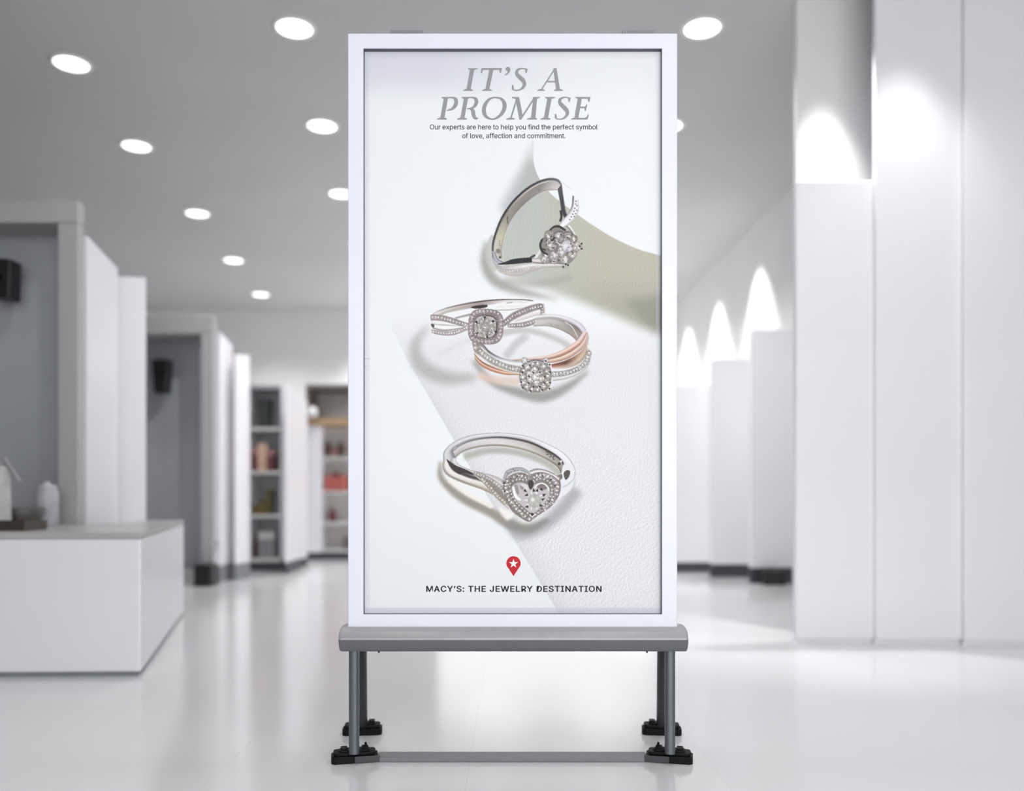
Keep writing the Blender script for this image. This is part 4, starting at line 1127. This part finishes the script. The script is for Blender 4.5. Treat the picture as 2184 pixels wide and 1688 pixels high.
me.polygons.add(nf)
me.polygons.foreach_set('loop_start', (np.arange(nf) * 4).astype(np.int32))
me.polygons.foreach_set('loop_total', np.full(nf, 4, np.int32))
me.update(calc_edges=True)
ca = me.color_attributes.new('print', 'FLOAT_COLOR', 'POINT')
rgba = np.ones((nh * nw, 4), np.float32); rgba[:, :3] = lin.reshape(-1, 3)
ca.data.foreach_set('color', rgba.ravel())
mp_ = bpy.data.materials.new('satin_print'); mp_.use_nodes = True
b_ = mp_.node_tree.nodes['Principled BSDF']
at = mp_.node_tree.nodes.new('ShaderNodeAttribute'); at.attribute_name = 'print'
mp_.node_tree.links.new(at.outputs['Color'], b_.inputs['Base Color'])
b_.inputs['Roughness'].default_value = 0.45
b_.inputs['Specular IOR Level'].default_value = 0.25
me.materials.append(mp_)
pp = bpy.data.objects.new('poster_print', me); COL.objects.link(pp); pp.parent = st
pp['label'] = 'white poster sheet picturing four diamond rings on pale cloth'

# --- lettering
YT = YP - 0.0006
M_hl = mat('grey_ink', (0.32, 0.322, 0.335), 0.5, spec=0.25)
M_ink = mat('black_ink', (0.014, 0.014, 0.017), 0.5, spec=0.25)
M_sub = mat('dark_grey_ink', (0.06, 0.06, 0.067), 0.5, spec=0.2)
M_red = mat('red_ink', (0.56, 0.012, 0.025), 0.5, spec=0.25)
M_wink = mat('white_ink', (0.88, 0.88, 0.88), 0.5, spec=0.25)
def T3(px, py, dy=0.0):
    p = P(px, py, YT - dy)
    return (p.x, p.y - SO.y, p.z)
from mathutils.geometry import tessellate_polygon
def flat_polys(name, polys, m, parent, tf, dy=0.0):
    bm = bmesh.new()
    for k_, pl in enumerate(polys):
        dd = dy + (k_ % 29) * 2.0e-5
        pts = [tf(*p) for p in pl]
        tri_ = tessellate_polygon([[Vector((a, b, 0)) for a, b in pts]])
        vs = [bm.verts.new(T3(a, b, dd)) for a, b in pts]
        for t3 in tri_:
            try: bm.faces.new([vs[i] for i in t3])
            except ValueError: pass
    me_ = bpy.data.meshes.new(name); bm.to_mesh(me_); bm.free(); me_.materials.append(m)
    o = bpy.data.objects.new(name, me_); COL.objects.link(o); o.parent = parent
    return o
def strokes(pts, closed=False):
    c = spl(pts, 10, closed)
    if closed: c = np.r_[c, c[:1]]
    d = np.gradient(c[:, :2], axis=0)
    if closed:
        d[0] = d[-1] = (c[1, :2] - c[-2, :2])
    d /= np.linalg.norm(d, axis=1)[:, None] + 1e-9
    n = np.stack([-d[:, 1], d[:, 0]], 1); h = c[:, 2:3] / 2
    a = c[:, :2] + n * h; b = c[:, :2] - n * h
    return [[tuple(a[i]), tuple(a[i + 1]), tuple(b[i + 1]), tuple(b[i])] for i in range(len(a) - 1)]
def bar(x0, y0, x1, y1, w_):
    d = math.hypot(x1 - x0, y1 - y0); nx, ny = -(y1 - y0) / d * w_ / 2, (x1 - x0) / d * w_ / 2
    return [(x0 + nx, y0 + ny), (x1 + nx, y1 + ny), (x1 - nx, y1 - ny), (x0 - nx, y0 - ny)]
G = []
def stem_I(ox, oy):
    return [[(516 + ox, 108 + oy), (573 + ox, 108 + oy), (521 + ox, 385 + oy), (466 + ox, 385 + oy)],
            [(482 + ox, 97 + oy), (620 + ox, 97 + oy), (617 + ox, 105 + oy), (578 + ox, 118 + oy), (512 + ox, 120 + oy), (484 + ox, 105 + oy)],
            [(420 + ox, 397 + oy), (423 + ox, 389 + oy), (466 + ox, 370 + oy), (522 + ox, 370 + oy), (556 + ox, 388 + oy), (553 + ox, 397 + oy)]]
def glyph_S(ox, oy):
    r = strokes([(1274 + ox, 112 + oy, 12), (1235 + ox, 101 + oy, 13), (1190 + ox, 101 + oy, 18), (1145 + ox, 125 + oy, 34), (1139 + ox, 172 + oy, 46), (1180 + ox, 220 + oy, 54),
                 (1222 + ox, 262 + oy, 54), (1239 + ox, 312 + oy, 44), (1210 + ox, 362 + oy, 28), (1160 + ox, 389 + oy, 16), (1110 + ox, 388 + oy, 14), (1085 + ox, 372 + oy, 16), (1082 + ox, 325 + oy, 18)])
    return r + [[(1284 + ox, 102 + oy), (1268 + ox, 163 + oy), (1255 + ox, 161 + oy), (1246 + ox, 112 + oy)], [(1070 + ox, 378 + oy), (1073 + ox, 320 + oy), (1090 + ox, 320 + oy), (1100 + ox, 372 + oy)]]
G += stem_I(0, 0)
G += [[(668, 95), (940, 93), (926, 160), (913, 162), (903, 119), (690, 119), (670, 163), (656, 163)], [(773, 108), (828, 108), (770, 385), (718, 385)],
      [(673, 397), (676, 389), (718, 370), (770, 370), (808, 388), (806, 397)]]
G += [[tuple(q) for q in spl([(988, 108), (996, 86), (1020, 78), (1044, 90), (1051, 118), (1040, 150), (1012, 178), (980, 191), (976, 183), (1005, 160), (1017, 137), (998, 128)], 6, True)]]
G += glyph_S(0, 0)
G += [bar(1640, 108, 1468, 378, 17), [(1622, 100), (1662, 92), (1668, 110), (1713, 385), (1662, 385), (1628, 150)], [(1535, 266), (1672, 266), (1675, 284), (1525, 284)],
      [(1410, 397), (1413, 388), (1455, 370), (1487, 375), (1512, 388), (1510, 397)], [(1628, 397), (1632, 388), (1665, 370), (1713, 370), (1754, 388), (1751, 397)]]
def stem_P(ox):
    return [[(168 + ox, 492), (222 + ox, 492), (172 + ox, 767), (118 + ox, 767)], [(134 + ox, 480), (235 + ox, 480), (224 + ox, 503), (166 + ox, 505), (136 + ox, 489)],
            [(74 + ox, 780), (78 + ox, 771), (116 + ox, 753), (172 + ox, 753), (210 + ox, 771), (207 + ox, 780)]]
G += stem_P(0) + strokes([(212, 488, 15), (275, 487, 18), (318, 506, 42), (331, 555, 50), (305, 612, 44), (260, 646, 24), (205, 656, 12)])
G += stem_P(267) + strokes([(480, 488, 15), (545, 487, 18), (590, 506, 40), (600, 548, 48), (578, 598, 38), (540, 626, 22), (475, 638, 12)])
G += strokes([(520, 628, 22), (552, 665, 50), (562, 715, 50), (585, 762, 36), (627, 764, 10)])
G += strokes([(860, 487, 19), (930, 505, 30), (972, 565, 50), (968, 640, 52), (925, 715, 40), (850, 768, 24), (790, 772, 20), (730, 740, 38), (700, 675, 52), (712, 590, 48), (765, 515, 32), (820, 490, 20)], True)
G += [[(1072, 480), (1168, 480), (1172, 500), (1120, 508), (1074, 490)], bar(1140, 498, 1057, 765, 20), [(1116, 495), (1168, 482), (1214, 715), (1196, 782), (1174, 782)], bar(1190, 772, 1374, 488, 20),
      [(1357, 490), (1408, 490), (1384, 767), (1326, 767)], [(1352, 480), (1447, 480), (1444, 489), (1405, 505), (1350, 503)],
      [(994, 780), (998, 771), (1040, 755), (1075, 755), (1113, 771), (1110, 780)], [(1270, 780), (1273, 771), (1320, 753), (1385, 753), (1406, 771), (1403, 780)]]
G += stem_I(1030, 383) + glyph_S(572, 385)
G += [[(1950, 492), (2004, 492), (1956, 767), (1902, 767)], [(1915, 480), (2119, 480), (2104, 545), (2090, 545), (2078, 503), (1950, 504), (1918, 490)], [(1975, 608), (2055, 608), (2052, 628), (1972, 628)],
      [(2062, 580), (2076, 580), (2056, 662), (2043, 662), (2036, 625)], [(1858, 780), (1861, 770), (1903, 755), (1960, 757), (2035, 760), (2066, 745), (2083, 712), (2098, 715), (2079, 780)]]
flat_polys('headline_lettering', G, M_hl, pp, lambda a, b: (920 + a / 6.24, 130 + b / 6.24))

def load_sans():
    import os
    try:
        return bpy.data.fonts.load(os.path.join(bpy.utils.resource_path('LOCAL'), 'datafiles', 'fonts', 'Inter.woff2'))
    except Exception:
        return None
SANS = load_sans()
def text_obj(name, body, px0, px1, pybase, xh_px, m, offset=0.0, space=1.0, bold=((0, 0),)):
    """flat lettering stretched between px0 and px1, capital height xh_px"""
    cu = bpy.data.curves.new(name, 'FONT'); cu.body = body; cu.size = 1.0
    if SANS: cu.font = SANS
    cu.offset = offset; cu.space_character = space
    cu.resolution_u = 4
    def to_mesh(txt):
        cu.body = txt
        o = bpy.data.objects.new(name + '_curve', cu); COL.objects.link(o)
        bpy.context.view_layer.update()
        m_ = bpy.data.meshes.new_from_object(o.evaluated_get(bpy.context.evaluated_depsgraph_get()))
        bpy.data.objects.remove(o)
        n_ = len(m_.vertices); v_ = np.empty(n_ * 3, np.float32); m_.vertices.foreach_get('co', v_)
        return m_, v_.reshape(-1, 3)
    capH = to_mesh('H')[1][:, 1].max()
    me_, v = to_mesh(body)
    n = len(v)
    a0, a1 = v[:, 0].min(), v[:, 0].max()
    px = px0 + (v[:, 0] - a0) / (a1 - a0) * (px1 - px0)
    py = pybase - v[:, 1] / capH * xh_px
    faces = [tuple(p.vertices) for p in me_.polygons]
    V, Fc = [], []
    for k, (dx, dy_) in enumerate(bold):
        Yk = YT - k * 1.6e-4
        out = np.stack([wx(px + dx, Yk), np.full(n, Yk - SO.y), CH + (HY - py - dy_) / F * Yk], 1)
        V += [tuple(q) for q in out.tolist()]
        Fc += [tuple(i_ + k * n for i_ in f) for f in faces]
    me2 = bpy.data.meshes.new(name); me2.from_pydata(V, [], Fc); me2.validate(); me2.update(); me2.materials.append(m)
    o = bpy.data.objects.new(name, me2); COL.objects.link(o); o.parent = pp
    return o
text_obj('caption_lettering', 'Our experts are here to help you find the perfect symbol', 917, 1274.5, 276.0, 10.4, M_sub, bold=((-.15, 0), (.15, 0)))
text_obj('caption_lettering', 'of love, affection and commitment.', 986, 1206, 294.7, 10.4, M_sub, bold=((-.15, 0), (.15, 0)))
text_obj('footer_lettering', 'MACY\u2019S: THE JEWELRY DESTINATION', 909.5, 1282.5, 1262.8, 12.2, M_ink, 0.0, 1.10, bold=((-.55, 0), (-.2, .3), (.2, -.3), (.55, 0)))
# red map pin with a white star
pin = []
cxp, cyp_, rp = 1095.2, 1202.2, 15.3
for k in range(25):
    a_ = math.radians(200 - k * (220 / 24.0) + 0)
    pin.append((cxp + rp * math.cos(a_), cyp_ - rp * math.sin(a_)))
pin.append((1095.2, 1229.5))
flat_polys('map_pin_mark', [pin], M_red, pp, lambda a, b: (a, b), 0.0)
star = []
for k in range(10):
    r_ = 10.3 if k % 2 == 0 else 4.1
    a_ = math.pi / 2 + k * math.pi / 5
    star.append((cxp + r_ * math.cos(a_), cyp_ + 0.6 - r_ * math.sin(a_)))
flat_polys('star_mark', [star], M_wink, pp, lambda a, b: (a, b), 0.0005)
